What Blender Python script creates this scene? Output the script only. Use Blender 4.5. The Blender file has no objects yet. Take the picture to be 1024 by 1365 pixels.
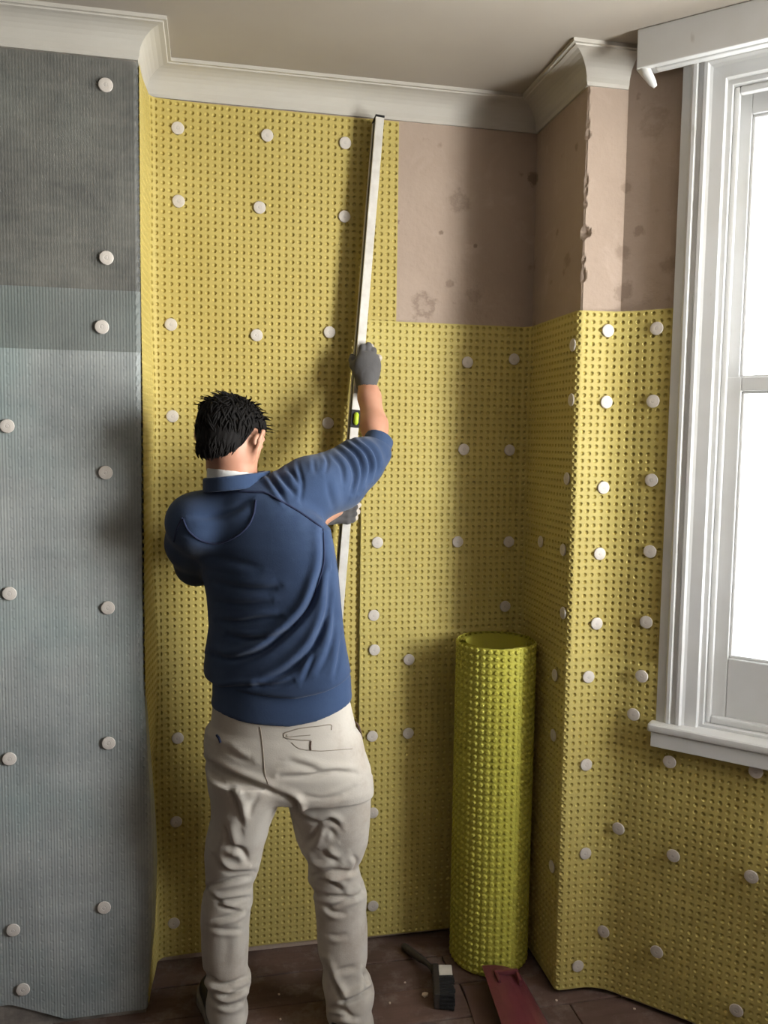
import bpy, bmesh, math, random
import numpy as np
from mathutils import Vector, Matrix
from mathutils.bvhtree import BVHTree

# ------------------------------------------------------------------ camera, sky, exposure
scene = bpy.context.scene
COL = scene.collection
F_PX, YAW, PITCH, ROLL, EYE = 1107.0, 0.2055, 0.0848, 0.0136, 1.6
SKY_STRENGTH = 78.0
EXPOSURE = 0.0

def _basis():
    cy, sy, cp, sp = math.cos(YAW), math.sin(YAW), math.cos(PITCH), math.sin(PITCH)
    w = np.array([sy*cp, cy*cp, -sp]); r = np.array([cy, -sy, 0.0]); u = np.cross(r, w)
    c, s = math.cos(ROLL), math.sin(ROLL)
    return c*r + s*u, -s*r + c*u, w
CR, CU, CW = _basis()
EYEP = np.array([0.0, 0.0, EYE])
cam_d = bpy.data.cameras.new('camera'); cam = bpy.data.objects.new('camera', cam_d); COL.objects.link(cam)
cam_d.sensor_fit = 'HORIZONTAL'; cam_d.sensor_width = 36.0; cam_d.lens = 36.0*F_PX/1024.0
cam_d.clip_start = 0.05
M = Matrix(((CR[0], CU[0], -CW[0], 0), (CR[1], CU[1], -CW[1], 0), (CR[2], CU[2], -CW[2], EYE), (0, 0, 0, 1)))
cam.matrix_world = M
scene.camera = cam

scene.view_settings.view_transform = 'Standard'
scene.view_settings.look = 'None'
scene.view_settings.gamma = 1.0
scene.view_settings.use_curve_mapping = False
scene.view_settings.exposure = EXPOSURE

world = bpy.data.worlds.new('overcast_sky'); scene.world = world
world.use_nodes = True
wn = world.node_tree; wn.nodes.clear()
wo = wn.nodes.new('ShaderNodeOutputWorld'); wb = wn.nodes.new('ShaderNodeBackground')
tc = wn.nodes.new('ShaderNodeTexCoord'); sx = wn.nodes.new('ShaderNodeSeparateXYZ')
rp = wn.nodes.new('ShaderNodeValToRGB')
wn.links.new(tc.outputs['Generated'], sx.inputs[0])
# Generated z runs 0 (nadir) .. 1 (zenith) after the shift: lit street below, bright haze at the horizon, darker blue overhead
mz = wn.nodes.new('ShaderNodeMath'); mz.operation = 'MULTIPLY_ADD'; mz.inputs[1].default_value = 0.5; mz.inputs[2].default_value = 0.5
wn.links.new(sx.outputs['Z'], mz.inputs[0]); wn.links.new(mz.outputs[0], rp.inputs[0])
el = rp.color_ramp.elements
el[0].position = 0.0; el[0].color = (0.55, 0.54, 0.52, 1)
el[1].position = 1.0; el[1].color = (0.11, 0.13, 0.17, 1)
for p_, c_ in ((0.485, (0.68, 0.67, 0.65, 1)), (0.515, (1.0, 0.985, 0.96, 1)), (0.60, (0.72, 0.72, 0.73, 1)), (0.70, (0.39, 0.40, 0.42, 1)), (0.82, (0.20, 0.21, 0.23, 1))):
    e_ = el.new(p_); e_.color = c_
wn.links.new(rp.outputs[0], wb.inputs[0]); wb.inputs[1].default_value = SKY_STRENGTH
wn.links.new(wb.outputs[0], wo.inputs[0])

def pix(x, y, Y):
    """world point on the plane y = Y seen at photo pixel (x, y)"""
    d = CW + CR*(x-512)/F_PX - CU*(y-682.5)/F_PX
    return EYEP + d*(Y/d[1])
def pixz(x, y, z):
    d = CW + CR*(x-512)/F_PX - CU*(y-682.5)/F_PX
    return EYEP + d*((z-EYE)/d[2])
def pixn(x, y, n, c):
    d = CW + CR*(x-512)/F_PX - CU*(y-682.5)/F_PX
    n = np.asarray(n, float)
    return EYEP + d*((c-n@EYEP)/(n@d))
def proj(V):
    d = np.asarray(V, float) - EYEP
    z = d@CW
    return 512 + F_PX*(d@CR)/z, 682.5 - F_PX*(d@CU)/z

# ------------------------------------------------------------------ room dimensions (metres)
XL, XR, YB, YP, YC = -0.185, 0.993, 2.513, 2.155, 2.285   # alcove left/right, back wall, pier front, chimney breast front
HC, ZC = 2.635, 2.555                                      # ceiling, underside of the cove
P0 = np.array([1.11, 2.155]); UD = np.array([1.0, -1.0])/math.sqrt(2); ND = np.array([-1.0, -1.0])/math.sqrt(2)
CANT = 1.14                                                # length of the canted bay wall
P1 = P0 + UD*CANT
YN = -0.05                                                  # bay front runs from P1 to y = YN
WY0, WY1 = 0.12, 1.12                                      # its window opening

# ------------------------------------------------------------------ window daylight sampling (portals emit nothing themselves)
def portal(name, center, right, w, h, inward):
    l = bpy.data.lights.new(name, 'AREA'); l.shape = 'RECTANGLE'; l.size = w; l.size_y = h
    o = bpy.data.objects.new(name, l); COL.objects.link(o)
    z = -Vector(inward).normalized(); x = Vector(right).normalized(); y = z.cross(x)
    o.matrix_world = Matrix(((x.x, y.x, z.x, center[0]), (x.y, y.y, z.y, center[1]), (x.z, y.z, z.z, center[2]), (0, 0, 0, 1)))
    l.cycles.is_portal = True
WC = P0 + UD*0.58 - ND*0.13
portal('window_daylight_canted', (WC[0], WC[1], 1.72), (UD[0], UD[1], 0), 0.65, 1.7, (ND[0], ND[1], 0))
portal('window_daylight_bay', (P1[0]+0.13, (WY0+WY1)/2, 1.72), (0, 1, 0), WY1-WY0, 1.7, (-1, 0, 0))

# ------------------------------------------------------------------ object helpers
def sc(r, g, b):
    def f(c):
        c /= 255.0
        return c/12.92 if c <= 0.04045 else ((c+0.055)/1.055)**2.4
    return (f(r), f(g), f(b), 1.0)

def link_obj(name, me, mat, parent=None, origin=None, world_coords=True):
    o = bpy.data.objects.new(name, me); COL.objects.link(o)
    if mat is not None and len(me.materials) == 0:
        me.materials.append(mat)
    if parent is not None:
        o.parent = parent
        if world_coords:
            pl = Vector(parent['_o']) if '_o' in parent else Vector((0, 0, 0))
            me.transform(Matrix.Translation(-pl))
        o['_o'] = parent['_o'] if '_o' in parent else (0.0, 0.0, 0.0)
    else:
        org = Vector(origin) if origin is not None else Vector((0, 0, 0))
        if world_coords:
            me.transform(Matrix.Translation(-org))
        o.location = org; o['_o'] = tuple(org)
    return o
def empty(name, origin=(0, 0, 0)):
    o = bpy.data.objects.new(name, None); COL.objects.link(o); o.location = origin; o['_o'] = tuple(float(c) for c in origin)
    o.empty_display_size = 0.05
    return o
def tag(o, label, cat, group=None, kind=None):
    o['label'] = label; o['category'] = cat
    if group: o['group'] = group
    if kind: o['kind'] = kind
    return o
def struct(o):
    o['kind'] = 'structure'; return o
def mesh_np(name, V, F, smooth=True):
    """V (n,3); F either (m,k) array or list of lists"""
    me = bpy.data.meshes.new(name)
    V = np.ascontiguousarray(V, dtype=np.float32)
    if isinstance(F, np.ndarray):
        m, k = F.shape
        me.vertices.add(len(V)); me.vertices.foreach_set('co', V.ravel())
        me.loops.add(m*k); me.loops.foreach_set('vertex_index', np.ascontiguousarray(F, dtype=np.int32).ravel())
        me.polygons.add(m); me.polygons.foreach_set('loop_start', np.arange(0, m*k, k, dtype=np.int32))
        me.update(calc_edges=True)
    else:
        me.from_pydata(V.tolist(), [], F); me.update()
    me.polygons.foreach_set('use_smooth', np.full(len(me.polygons), smooth, dtype=bool))
    return me
class MB:
    """collects boxes, prisms and lathes into one mesh"""
    def __init__(s): s.V = []; s.F = []
    def add(s, V, F):
        n = len(s.V); s.V += [tuple(v) for v in V]; s.F += [[i+n for i in f] for f in F]; return s
    def box(s, lo, hi, T=None):
        x0, y0, z0 = lo; x1, y1, z1 = hi
        V = [(x0,y0,z0),(x1,y0,z0),(x1,y1,z0),(x0,y1,z0),(x0,y0,z1),(x1,y0,z1),(x1,y1,z1),(x0,y1,z1)]
        if T: V = [T(*v) for v in V]
        return s.add(V, [(0,3,2,1),(4,5,6,7),(0,1,5,4),(1,2,6,5),(2,3,7,6),(3,0,4,7)])
    def prism(s, poly, z0, z1, T=None):
        n = len(poly)
        V = [(p[0], p[1], z0) for p in poly] + [(p[0], p[1], z1) for p in poly]
        if T: V = [T(*v) for v in V]
        F = [tuple(range(n))[::-1], tuple(range(n, 2*n))] + [(i, (i+1) % n, n+(i+1) % n, n+i) for i in range(n)]
        return s.add(V, F)
    def lathe(s, prof, c=(0,0,0), seg=20, T=None):
        V = []; F = []
        for r, z in prof:
            for k in range(seg):
                a = 2*math.pi*k/seg; v = (c[0]+r*math.cos(a), c[1]+r*math.sin(a), c[2]+z)
                V.append(T(*v) if T else v)
        for j in range(len(prof)-1):
            for k in range(seg):
                F.append((j*seg+k, j*seg+(k+1) % seg, (j+1)*seg+(k+1) % seg, (j+1)*seg+k))
        F.append(tuple(range(seg))[::-1]); F.append(tuple(range((len(prof)-1)*seg, len(prof)*seg)))
        return s.add(V, F)
    def tube(s, pts, rad, seg=8):
        pts = [Vector(p) for p in pts]; n = len(pts); V = []; F = []
        up = Vector((0.123, 0.456, 0.88))
        for i, p in enumerate(pts):
            t = (pts[min(i+1, n-1)]-pts[max(i-1, 0)]).normalized()
            a = t.cross(up).normalized(); b = t.cross(a)
            r = rad[i] if hasattr(rad, '__len__') else rad
            for k in range(seg):
                th = 2*math.pi*k/seg; V.append(tuple(p+a*r*math.cos(th)+b*r*math.sin(th)))
        for i in range(n-1):
            for k in range(seg):
                F.append((i*seg+k, i*seg+(k+1) % seg, (i+1)*seg+(k+1) % seg, (i+1)*seg+k))
        F.append(tuple(range(seg))[::-1]); F.append(tuple(range((n-1)*seg, n*seg)))
        return s.add(V, F)
    def mesh(s, name, bevel=0.0, smooth=False, seg=2):
        me = bpy.data.meshes.new(name); me.from_pydata(s.V, [], s.F); me.update()
        bm = bmesh.new(); bm.from_mesh(me)
        bmesh.ops.recalc_face_normals(bm, faces=bm.faces)
        if bevel > 0:
            es = [e for e in bm.edges if len(e.link_faces) == 2 and e.calc_face_angle(0) > 0.6]
            bmesh.ops.bevel(bm, geom=es, offset=bevel, segments=seg, affect='EDGES', profile=0.6, clamp_overlap=True)
        for f in bm.faces: f.smooth = smooth
        bm.to_mesh(me); bm.free()
        return me
    def build(s, name, mat, parent=None, origin=None, bevel=0.0, smooth=False, seg=2):
        return link_obj(name, s.mesh(name, bevel, smooth, seg), mat, parent, origin)

# ------------------------------------------------------------------ materials
class NT:
    def __init__(s, name):
        s.m = bpy.data.materials.new(name); s.m.use_nodes = True
        s.t = s.m.node_tree; s.t.nodes.clear()
        s.out = s.t.nodes.new('ShaderNodeOutputMaterial'); s.b = s.t.nodes.new('ShaderNodeBsdfPrincipled')
        s.t.links.new(s.b.outputs[0], s.out.inputs[0])
        s.co = s.t.nodes.new('ShaderNodeTexCoord').outputs['Object']
    def n(s, k, **kw):
        x = s.t.nodes.new(k)
        for a, v in kw.items(): setattr(x, a, v)
        return x
    def put(s, sock, v):
        if isinstance(v, bpy.types.NodeSocket): s.t.links.new(v, sock)
        else: sock.default_value = v
    def mapv(s, scale=(1,1,1), loc=(0,0,0)):
        m = s.n('ShaderNodeMapping'); s.t.links.new(s.co, m.inputs[0]); m.inputs['Scale'].default_value = scale; m.inputs['Location'].default_value = loc
        return m.outputs[0]
    def noise(s, scale, detail=4, rough=0.55, vec=None, dist=0.0):
        x = s.n('ShaderNodeTexNoise'); s.put(x.inputs['Vector'], vec if vec is not None else s.co)
        x.inputs['Scale'].default_value = scale; x.inputs['Detail'].default_value = detail; x.inputs['Roughness'].default_value = rough; x.inputs['Distortion'].default_value = dist
        return x.outputs['Fac']
    def ramp(s, fac, stops):
        x = s.n('ShaderNodeValToRGB'); s.put(x.inputs[0], fac)
        e = x.color_ramp.elements
        while len(e) < len(stops): e.new(0.5)
        for i, (p, c) in enumerate(stops):
            e[i].position = p; e[i].color = c if hasattr(c, '__len__') else (c, c, c, 1)
        return x.outputs[0]
    def mix(s, fac, a, b, mode='MIX'):
        x = s.n('ShaderNodeMix', data_type='RGBA', blend_type=mode)
        s.put(x.inputs[0], fac); s.put(x.inputs[6], a); s.put(x.inputs[7], b)
        return x.outputs[2]
    def math(s, op, a, b=0.0, c=0.0):
        x = s.n('ShaderNodeMath', operation=op); s.put(x.inputs[0], a); s.put(x.inputs[1], b); s.put(x.inputs[2], c)
        return x.outputs[0]
    def bump(s, h, strength=0.3, dist=0.01):
        x = s.n('ShaderNodeBump'); s.put(x.inputs['Height'], h); x.inputs['Strength'].default_value = strength; x.inputs['Distance'].default_value = dist
        s.t.links.new(x.outputs[0], s.b.inputs['Normal'])
    def dist_to(s, p):
        x = s.n('ShaderNodeVectorMath', operation='DISTANCE'); s.put(x.inputs[0], s.co); x.inputs[1].default_value = p
        return x.outputs['Value']
    def done(s, col, rough=0.5, metal=0.0, spec=0.5):
        s.put(s.b.inputs['Base Color'], col); s.put(s.b.inputs['Roughness'], rough); s.b.inputs['Metallic'].default_value = metal
        s.b.inputs['Specular IOR Level'].default_value = spec
        return s.m

def simple(name, c1, c2=None, scale=20.0, rough=0.5, metal=0.0, spec=0.5, bumps=0.0, bscale=None, bdist=0.003):
    t = NT(name)
    c2 = c2 or tuple(0.82*v for v in c1[:3])+(1,)
    f = t.ramp(t.noise(scale), [(0.3, 0.0), (0.7, 1.0)])
    if bumps: t.bump(t.noise(bscale or scale*4, 3), bumps, bdist)
    return t.done(t.mix(f, c1, c2), rough, metal, spec)

def m_yellow(name, c1, c2):
    t = NT(name)
    f = t.ramp(t.noise(3.0, 5), [(0.35, 0.0), (0.7, 1.0)])
    col = t.mix(f, c1, c2)
    col = t.mix(t.math('MULTIPLY', t.ramp(t.noise(26.0, 4), [(0.58, 0.0), (0.75, 1.0)]), 0.18), col, sc(160, 140, 80))
    return t.done(col, 0.6, 0.0, 0.3)
M_YEL = m_yellow('yellow_polymer_sheet', sc(182, 165, 96), sc(174, 156, 86))
M_YEL2 = m_yellow('yellow_polymer_sheet_second_batch', sc(186, 171, 100), sc(177, 160, 90))
M_ROLL = m_yellow('yellow_polymer_roll', sc(176, 170, 68), sc(168, 162, 64))

def m_grey(name, base1, base2, teal, alpha, bricks=True):
    t = NT(name)
    big = t.ramp(t.noise(3.4, 6, 0.7), [(0.38, 0.0), (0.66, 1.0)])
    col = t.mix(big, base1, base2)
    col = t.mix(t.math('MULTIPLY', t.ramp(t.noise(4.5, 3, 0.5, t.mapv(loc=(7, 3, 1))), [(0.45, 0.0), (0.7, 1.0)]), 0.5), col, teal)
    w = t.n('ShaderNodeTexWave', wave_type='BANDS', bands_direction='X'); s = w.inputs['Scale']; s.default_value = 42.0
    t.put(w.inputs['Vector'], t.co); w.inputs['Distortion'].default_value = 0.4; w.inputs['Detail'].default_value = 1.0; w.inputs['Detail Scale'].default_value = 0.5
    col = t.mix(t.math('MULTIPLY', w.outputs['Fac'], 0.16), col, sc(96, 100, 100))
    t.bump(w.outputs['Fac'], 0.25, 0.002)
    t.done(col, 0.45, 0.0, 0.35)
    tr = t.n('ShaderNodeBsdfTransparent'); mx = t.n('ShaderNodeMixShader')
    tr.inputs[0].default_value = (0.93, 0.97, 0.96, 1)
    mx.inputs[0].default_value = alpha
    t.t.links.new(tr.outputs[0], mx.inputs[1]); t.t.links.new(t.b.outputs[0], mx.inputs[2]); t.t.links.new(mx.outputs[0], t.out.inputs[0])
    return t.m
M_GREYU = m_grey('clear_mesh_membrane_thin', sc(136, 136, 131), sc(118, 118, 114), sc(136, 144, 140), 0.44)
M_GREYL = m_grey('clear_mesh_membrane', sc(176, 179, 176), sc(142, 147, 146), sc(150, 169, 166), 0.80)

def m_plaster():
    t = NT('bare_pink_plaster')
    f = t.ramp(t.noise(2.2, 6, 0.6), [(0.3, 0.0), (0.72, 1.0)])
    col = t.mix(f, sc(174, 156, 141), sc(158, 140, 126))
    col = t.mix(t.math('MULTIPLY', t.ramp(t.noise(9, 5, 0.65, None, 0.8), [(0.55, 0.0), (0.75, 1.0)]), 0.5), col, sc(182, 164, 150))
    sp = t.ramp(t.noise(17, 3, 0.5, t.mapv(loc=(3, 1, 5))), [(0.69, 0.0), (0.76, 1.0)])
    col = t.mix(t.math('MULTIPLY', sp, 0.45), col, sc(112, 92, 80))
    # filler scuffs and fixing holes left in the plaster
    for p, r, k in [((0.640, YB, 2.015), 0.050, 0.75), ((0.745, YB, 2.331), 0.042, 0.55), ((0.69, YB, 2.238), 0.010, 1.0), ((0.555, YB, 2.262), 0.009, 0.9), ((0.80, YB, 2.205), 0.008, 0.9),
                    ((0.72, YB, 2.085), 0.016, 0.6), ((0.80, YB, 2.055), 0.03, 0.4), ((0.985, YB, 2.42), 0.022, 1.0), ((0.993, 2.26, 2.12), 0.028, 0.55), ((0.993, 2.22, 2.42), 0.012, 0.6),
                    ((1.112, 2.15, 2.30), 0.020, 0.5), ((1.11, 2.15, 2.13), 0.026, 0.5), ((1.113, 2.15, 2.02), 0.030, 0.55), ((1.16, 2.105, 2.46), 0.05, 0.35), ((1.14, 2.125, 2.18), 0.02, 0.6), ((1.20, 2.065, 2.08), 0.03, 0.5)]:
        d = t.dist_to(p)
        d = t.math('ADD', d, t.math('MULTIPLY', t.math('SUBTRACT', t.noise(38, 4, 0.7, t.mapv(loc=(p[0]*9, 0, p[2]*7))), 0.5), 2.2*r))
        ring = t.ramp(t.math('DIVIDE', d, r), [(0.15, 0.25 if r > 0.03 else 1.0), (0.5, 1.0), (0.95, 0.0)])
        col = t.mix(t.math('MULTIPLY', ring, k*0.62), col, sc(96, 78, 66))
    h = t.math('ADD', t.noise(60, 4), t.math('MULTIPLY', t.noise(7, 4), 2.0))
    t.bump(h, 0.35, 0.006)
    return t.done(col, 0.9, 0.0, 0.15)
M_PLASTER = m_plaster()
def m_brick():
    t = NT('old_brickwork')
    b = t.n('ShaderNodeTexBrick'); v = t.n('ShaderNodeSeparateXYZ'); t.put(v.inputs[0], t.co)
    cb = t.n('ShaderNodeCombineXYZ'); t.put(cb.inputs[0], v.outputs['X']); t.put(cb.inputs[1], v.outputs['Z'])
    t.put(b.inputs['Vector'], cb.outputs[0]); b.inputs['Scale'].default_value = 1.0
    b.inputs['Brick Width'].default_value = 0.225; b.inputs['Row Height'].default_value = 0.075; b.inputs['Mortar Size'].default_value = 0.009; b.inputs['Mortar Smooth'].default_value = 0.4
    b.inputs['Color1'].default_value = sc(86, 82, 78); b.inputs['Color2'].default_value = sc(112, 104, 98); b.inputs['Mortar'].default_value = sc(122, 116, 108)
    col = t.mix(0.72, b.outputs['Color'], t.mix(t.ramp(t.noise(6, 6, 0.7), [(0.35, 0.0), (0.65, 1.0)]), sc(66, 63, 60), sc(150, 140, 130)))
    return t.done(col, 0.9, 0, 0.2)
M_BRICK = m_brick()
M_COVE = simple('cove_white_paint', sc(186, 181, 171), sc(178, 172, 162), 5, 0.6, bumps=0.12, bscale=14)
M_CEIL = simple('ceiling_paint', sc(166, 158, 147), sc(158, 149, 138), 2.5, 0.8, bumps=0.1, bscale=40)
M_WALLP = simple('pale_wall_paint', sc(206, 198, 186), sc(196, 186, 172), 2.0, 0.8)
def m_wood():
    t = NT('white_gloss_paint')
    col = t.mix(t.ramp(t.noise(6, 4), [(0.4, 0.0), (0.8, 1.0)]), sc(208, 208, 207), sc(200, 199, 195))
    col = t.mix(t.math('MULTIPLY', t.ramp(t.noise(30, 3, 0.5, t.mapv((1, 1, 0.35))), [(0.70, 0.0), (0.76, 1.0)]), 0.35), col, sc(150, 140, 128))
    t.bump(t.noise(22, 3), 0.08, 0.004)
    return t.done(col, 0.35, 0, 0.5)
M_GLOSS = m_wood()
def m_glass(name, tint):
    t = NT(name)
    tr = t.n('ShaderNodeBsdfTransparent'); gl = t.n('ShaderNodeBsdfGlossy'); mx = t.n('ShaderNodeMixShader')
    tr.inputs[0].default_value = tint; gl.inputs['Roughness'].default_value = 0.03; mx.inputs[0].default_value = 0.05
    t.t.links.new(tr.outputs[0], mx.inputs[1]); t.t.links.new(gl.outputs[0], mx.inputs[2]); t.t.links.new(mx.outputs[0], t.out.inputs[0])
    return t.m
M_GLASS = m_glass('window_glass', (0.97, 0.98, 0.98, 1)); M_DIMGLASS = m_glass('window_glass_dimmed', (0.40, 0.41, 0.42, 1))  # second glass: tint added only to weaken daylight through the canted window
def m_floor():
    t = NT('dusty_floorboard')
    oi = t.n('ShaderNodeObjectInfo')
    f = t.ramp(t.noise(5, 5, 0.6), [(0.32, 0.0), (0.7, 1.0)])
    col = t.mix(f, sc(112, 88, 78), sc(86, 68, 60))
    col = t.mix(t.math('MULTIPLY', oi.outputs['Random'], 0.35), col, sc(74, 60, 54))
    g = t.ramp(t.noise(3, 4, 0.6, t.mapv((1.5, 14, 6))), [(0.4, 0.0), (0.75, 1.0)])
    col = t.mix(t.math('MULTIPLY', g, 0.4), col, sc(64, 50, 44))
    col = t.mix(t.math('MULTIPLY', t.ramp(t.noise(9, 6, 0.7), [(0.5, 0.0), (0.78, 1.0)]), 0.6), col, sc(150, 138, 128))
    t.bump(t.noise(45, 4), 0.3, 0.004)
    return t.done(col, 0.8, 0, 0.25)
M_FLOOR = m_floor()
M_GAP = simple('floor_void', sc(34, 28, 25), None, 20, 0.95)
M_PLUG = simple('white_plastic_plug', sc(204, 197, 188), sc(194, 185, 176), 40, 0.4)
M_PIN = simple('plug_pin', sc(200, 192, 184), None, 40, 0.4)
M_STEEL = simple('brushed_aluminium', sc(222, 219, 212), sc(200, 195, 186), 24, 0.45, 0.25)
M_BLACK = simple('black_plastic', sc(26, 25, 25), None, 30, 0.45)
M_DARKWEB = simple('dark_level_web', sc(40, 38, 36), None, 30, 0.5)
M_VIAL = simple('green_vial_fluid', sc(190, 214, 60), sc(170, 200, 50), 60, 0.15)
M_RED = simple('dark_red_plastic', sc(104, 50, 56), sc(92, 44, 50), 14, 0.3, bumps=0.15, bscale=30)
M_PANIN = simple('dirty_red_plastic', sc(98, 74, 68), sc(84, 62, 58), 14, 0.6)
M_BRISTLE = simple('black_bristles', sc(18, 17, 17), None, 120, 0.8, bumps=0.8, bscale=300)
M_STOCK = simple('pale_brush_stock', sc(214, 208, 198), None, 30, 0.6)
M_HANDLE = simple('dark_wood_handle', sc(58, 52, 48), None, 30, 0.5)
M_CRUMB = simple('plaster_crumb', sc(206, 186, 166), None, 60, 0.9)
def m_cloth(name, c1, c2, c3, wsc, rough=0.9, dirt=0.4):
    t = NT(name)
    col = t.mix(t.ramp(t.noise(5, 5, 0.6), [(0.35, 0.0), (0.7, 1.0)]), c1, c2)
    col = t.mix(t.math('MULTIPLY', t.ramp(t.noise(9, 5, 0.65, t.mapv(loc=(4, 2, 9))), [(0.52, 0.0), (0.75, 1.0)]), dirt), col, c3)
    t.bump(t.noise(wsc, 3), 0.25, 0.0015)
    m = t.done(col, rough, 0, 0.1)
    t.b.inputs['Sheen Weight'].default_value = 0.15
    return m
M_SWEAT = m_cloth('blue_sweatshirt_jersey', sc(54, 70, 98), sc(48, 63, 90), sc(70, 86, 114), 320, dirt=0.5)
M_RIB = m_cloth('blue_ribbed_trim', sc(56, 73, 102), sc(50, 66, 94), sc(66, 83, 112), 260)
M_SEAM = simple('navy_seam_cord', sc(26, 36, 66), None, 60, 0.9)
M_TROUS = m_cloth('beige_work_chino', sc(190, 183, 172), sc(178, 170, 158), sc(150, 132, 116), 280, dirt=0.55)
M_TSEAM = simple('trouser_stitching', sc(140, 129, 114), None, 60, 0.9)
M_BELT = simple('brown_pocket_edge', sc(84, 60, 48), None, 60, 0.8)
M_WHITE = m_cloth('white_tee_cotton', sc(226, 224, 220), sc(216, 214, 210), sc(206, 204, 200), 300)
def m_skin():
    t = NT('skin')
    col = t.mix(t.ramp(t.noise(14, 5), [(0.35, 0.0), (0.7, 1.0)]), sc(190, 143, 118), sc(178, 126, 102))
    t.bump(t.noise(180, 3), 0.12, 0.001)
    m = t.done(col, 0.5, 0, 0.35)
    t.b.inputs['Subsurface Weight'].default_value = 0.08; t.b.inputs['Subsurface Radius'].default_value = (0.01, 0.004, 0.002); t.b.inputs['Subsurface Scale'].default_value = 0.5
    return m
M_SKIN = m_skin()
M_HAIR = simple('black_hair', sc(14, 12, 11), sc(20, 17, 15), 60, 0.75, spec=0.15)
M_BEARD = simple('dark_beard', sc(54, 40, 32), None, 60, 0.8)
M_GLOVE = m_cloth('grey_knit_glove', sc(92, 90, 90), sc(80, 78, 78), sc(112, 110, 108), 300)
M_GCOAT = simple('pale_glove_coating', sc(196, 186, 174), sc(176, 166, 156), 30, 0.6)
M_SHOE = simple('dark_work_shoe', sc(40, 38, 38), sc(54, 50, 48), 20, 0.6)
M_SOLE = simple('pale_shoe_sole', sc(150, 146, 140), None, 20, 0.6)

# ------------------------------------------------------------------ room shell
def T_cant(u, off, z):   # along the canted wall, towards the room, up
    p = P0 + UD*u + ND*off
    return (p[0], p[1], z)

rng = random.Random(4)
# floor: dark void with individual boards
fl = struct(MB().box((-3.4, -3.2, -0.08), (2.4, 2.62, -0.022)).build('floor', M_GAP))
bw = 0.142
nb = 0; y = YB + 0.012
while y > -3.18:
    cuts = [-3.38]
    if nb == 1: cuts += [-1.4, 0.70]
    elif nb == 2: cuts += [0.715]
    else: cuts += [rng.uniform(-1.6, 1.8)]
    cuts += [2.38]
    for a, b in zip(cuts[:-1], cuts[1:]):
        dz = rng.uniform(-0.0025, 0.0)
        MB().box((a+0.0015, y-bw+0.002, -0.022), (b-0.0015, y-0.002, dz)).build('floor_board', M_FLOOR, fl, bevel=0.002, seg=1)
    y -= bw; nb += 1
struct(MB().box((-3.4, -3.2, HC), (2.4, 2.62, HC+0.06)).build('ceiling', M_CEIL))
struct(MB().box((XL-0.2, YB, -0.08), (XR+0.05, YB+0.1, HC)).build('wall_back', M_PLASTER))
struct(MB().box((-1.65, YC, -0.08), (XL, YB+0.1, HC)).build('wall_chimney_breast', M_BRICK))
struct(MB().box((-3.4, YB, -0.08), (-1.65, YB+0.1, HC)).build('wall_back_far_alcove', M_BRICK))
struct(MB().box((-3.5, -3.2, -0.08), (-3.4, YB+0.1, HC)).build('wall_left', M_BRICK))
struct(MB().box((-3.4, -3.3, -0.08), (2.4, -3.2, HC)).build('wall_front', M_BRICK))

# right wall: alcove return, chipped outer corner, short pier face
def chip(z):
    c = 0.0022 + 0.0035*max(0, math.sin(z*31.0)+0.6*math.sin(z*77.0+1.0)+0.5*math.sin(z*143+2))*0.6
    for zc, a, w in [(2.174, 0.018, 0.017), (2.06, 0.010, 0.022), (2.43, 0.009, 0.014), (2.31, 0.007, 0.02), (2.10, 0.007, 0.01), (2.25, 0.006, 0.012)]:
        c = max(c, a*max(0, 1-((z-zc)/w)**2)**0.5)
    return c
side = [0.0, 0.004, 0.009, 0.015, 0.022, 0.032, 0.05, 0.08, 0.12, 0.2, 0.358]
plan = [(XR, YP+s, s) for s in side[::-1]] + [(XR+s, YP, s) for s in (0.004, 0.009, 0.015, 0.022, 0.032, 0.05, 0.08, 0.117)]
zs = [-0.08, 0.5, 1.0, 1.5, 1.9] + [1.93+0.006*i for i in range(105)] + [HC]
V = []; F = []
nrg = np.random.RandomState(3)
for z in zs:
    c = chip(z) if z > 1.9 else 0.001
    for (x, yy, s) in plan:
        m = max(0.0, c-s*0.75)
        j = 0.0012*nrg.rand() if 0 < m else 0
        V.append((x+(m+j)*0.8, yy+(m+j)*0.8, z))
    V.append((P0[0]+0.12, YP+0.16, z)); V.append((P0[0]+0.12, YB, z))
npl = len(plan)+2
for j in range(len(zs)-1):
    for k in range(npl):
        a = j*npl+k; b = j*npl+(k+1) % npl
        F.append((a, b, b+npl, a+npl))
F.append(tuple(range(npl))[::-1]); F.append(tuple(range((len(zs)-1)*npl, len(zs)*npl)))
struct(MB().add(V, F).build('wall_right', M_PLASTER))

# canted bay wall with the window opening, then the bay front and the far cant
U0, U1, Z0, Z1 = 0.255, 0.905, 0.83, 2.525
cw = MB()
for a, b, z0, z1 in [(0.0, U0, -0.08, HC), (U1, CANT, -0.08, HC), (U0, U1, -0.08, Z0), (U0, U1, Z1, HC)]:
    cw.box((a, -0.24, z0), (b, 0, z1), T_cant)
struct(cw.build('wall_bay_canted', M_PLASTER))
bf = MB()
xb = P1[0]
for a, b, z0, z1 in [(WY1, P1[1]+0.1, -0.08, HC), (YN-0.1, WY0, -0.08, HC), (WY0, WY1, -0.08, Z0), (WY0, WY1, Z1, HC)]:
    bf.box((xb, a, z0), (xb+0.24, b, z1))
struct(bf.build('wall_bay_front', M_PLASTER))
struct(MB().box((XR, -3.2, -0.08), (2.4, YN-0.1, HC)).build('wall_right_near', M_BRICK))

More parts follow.
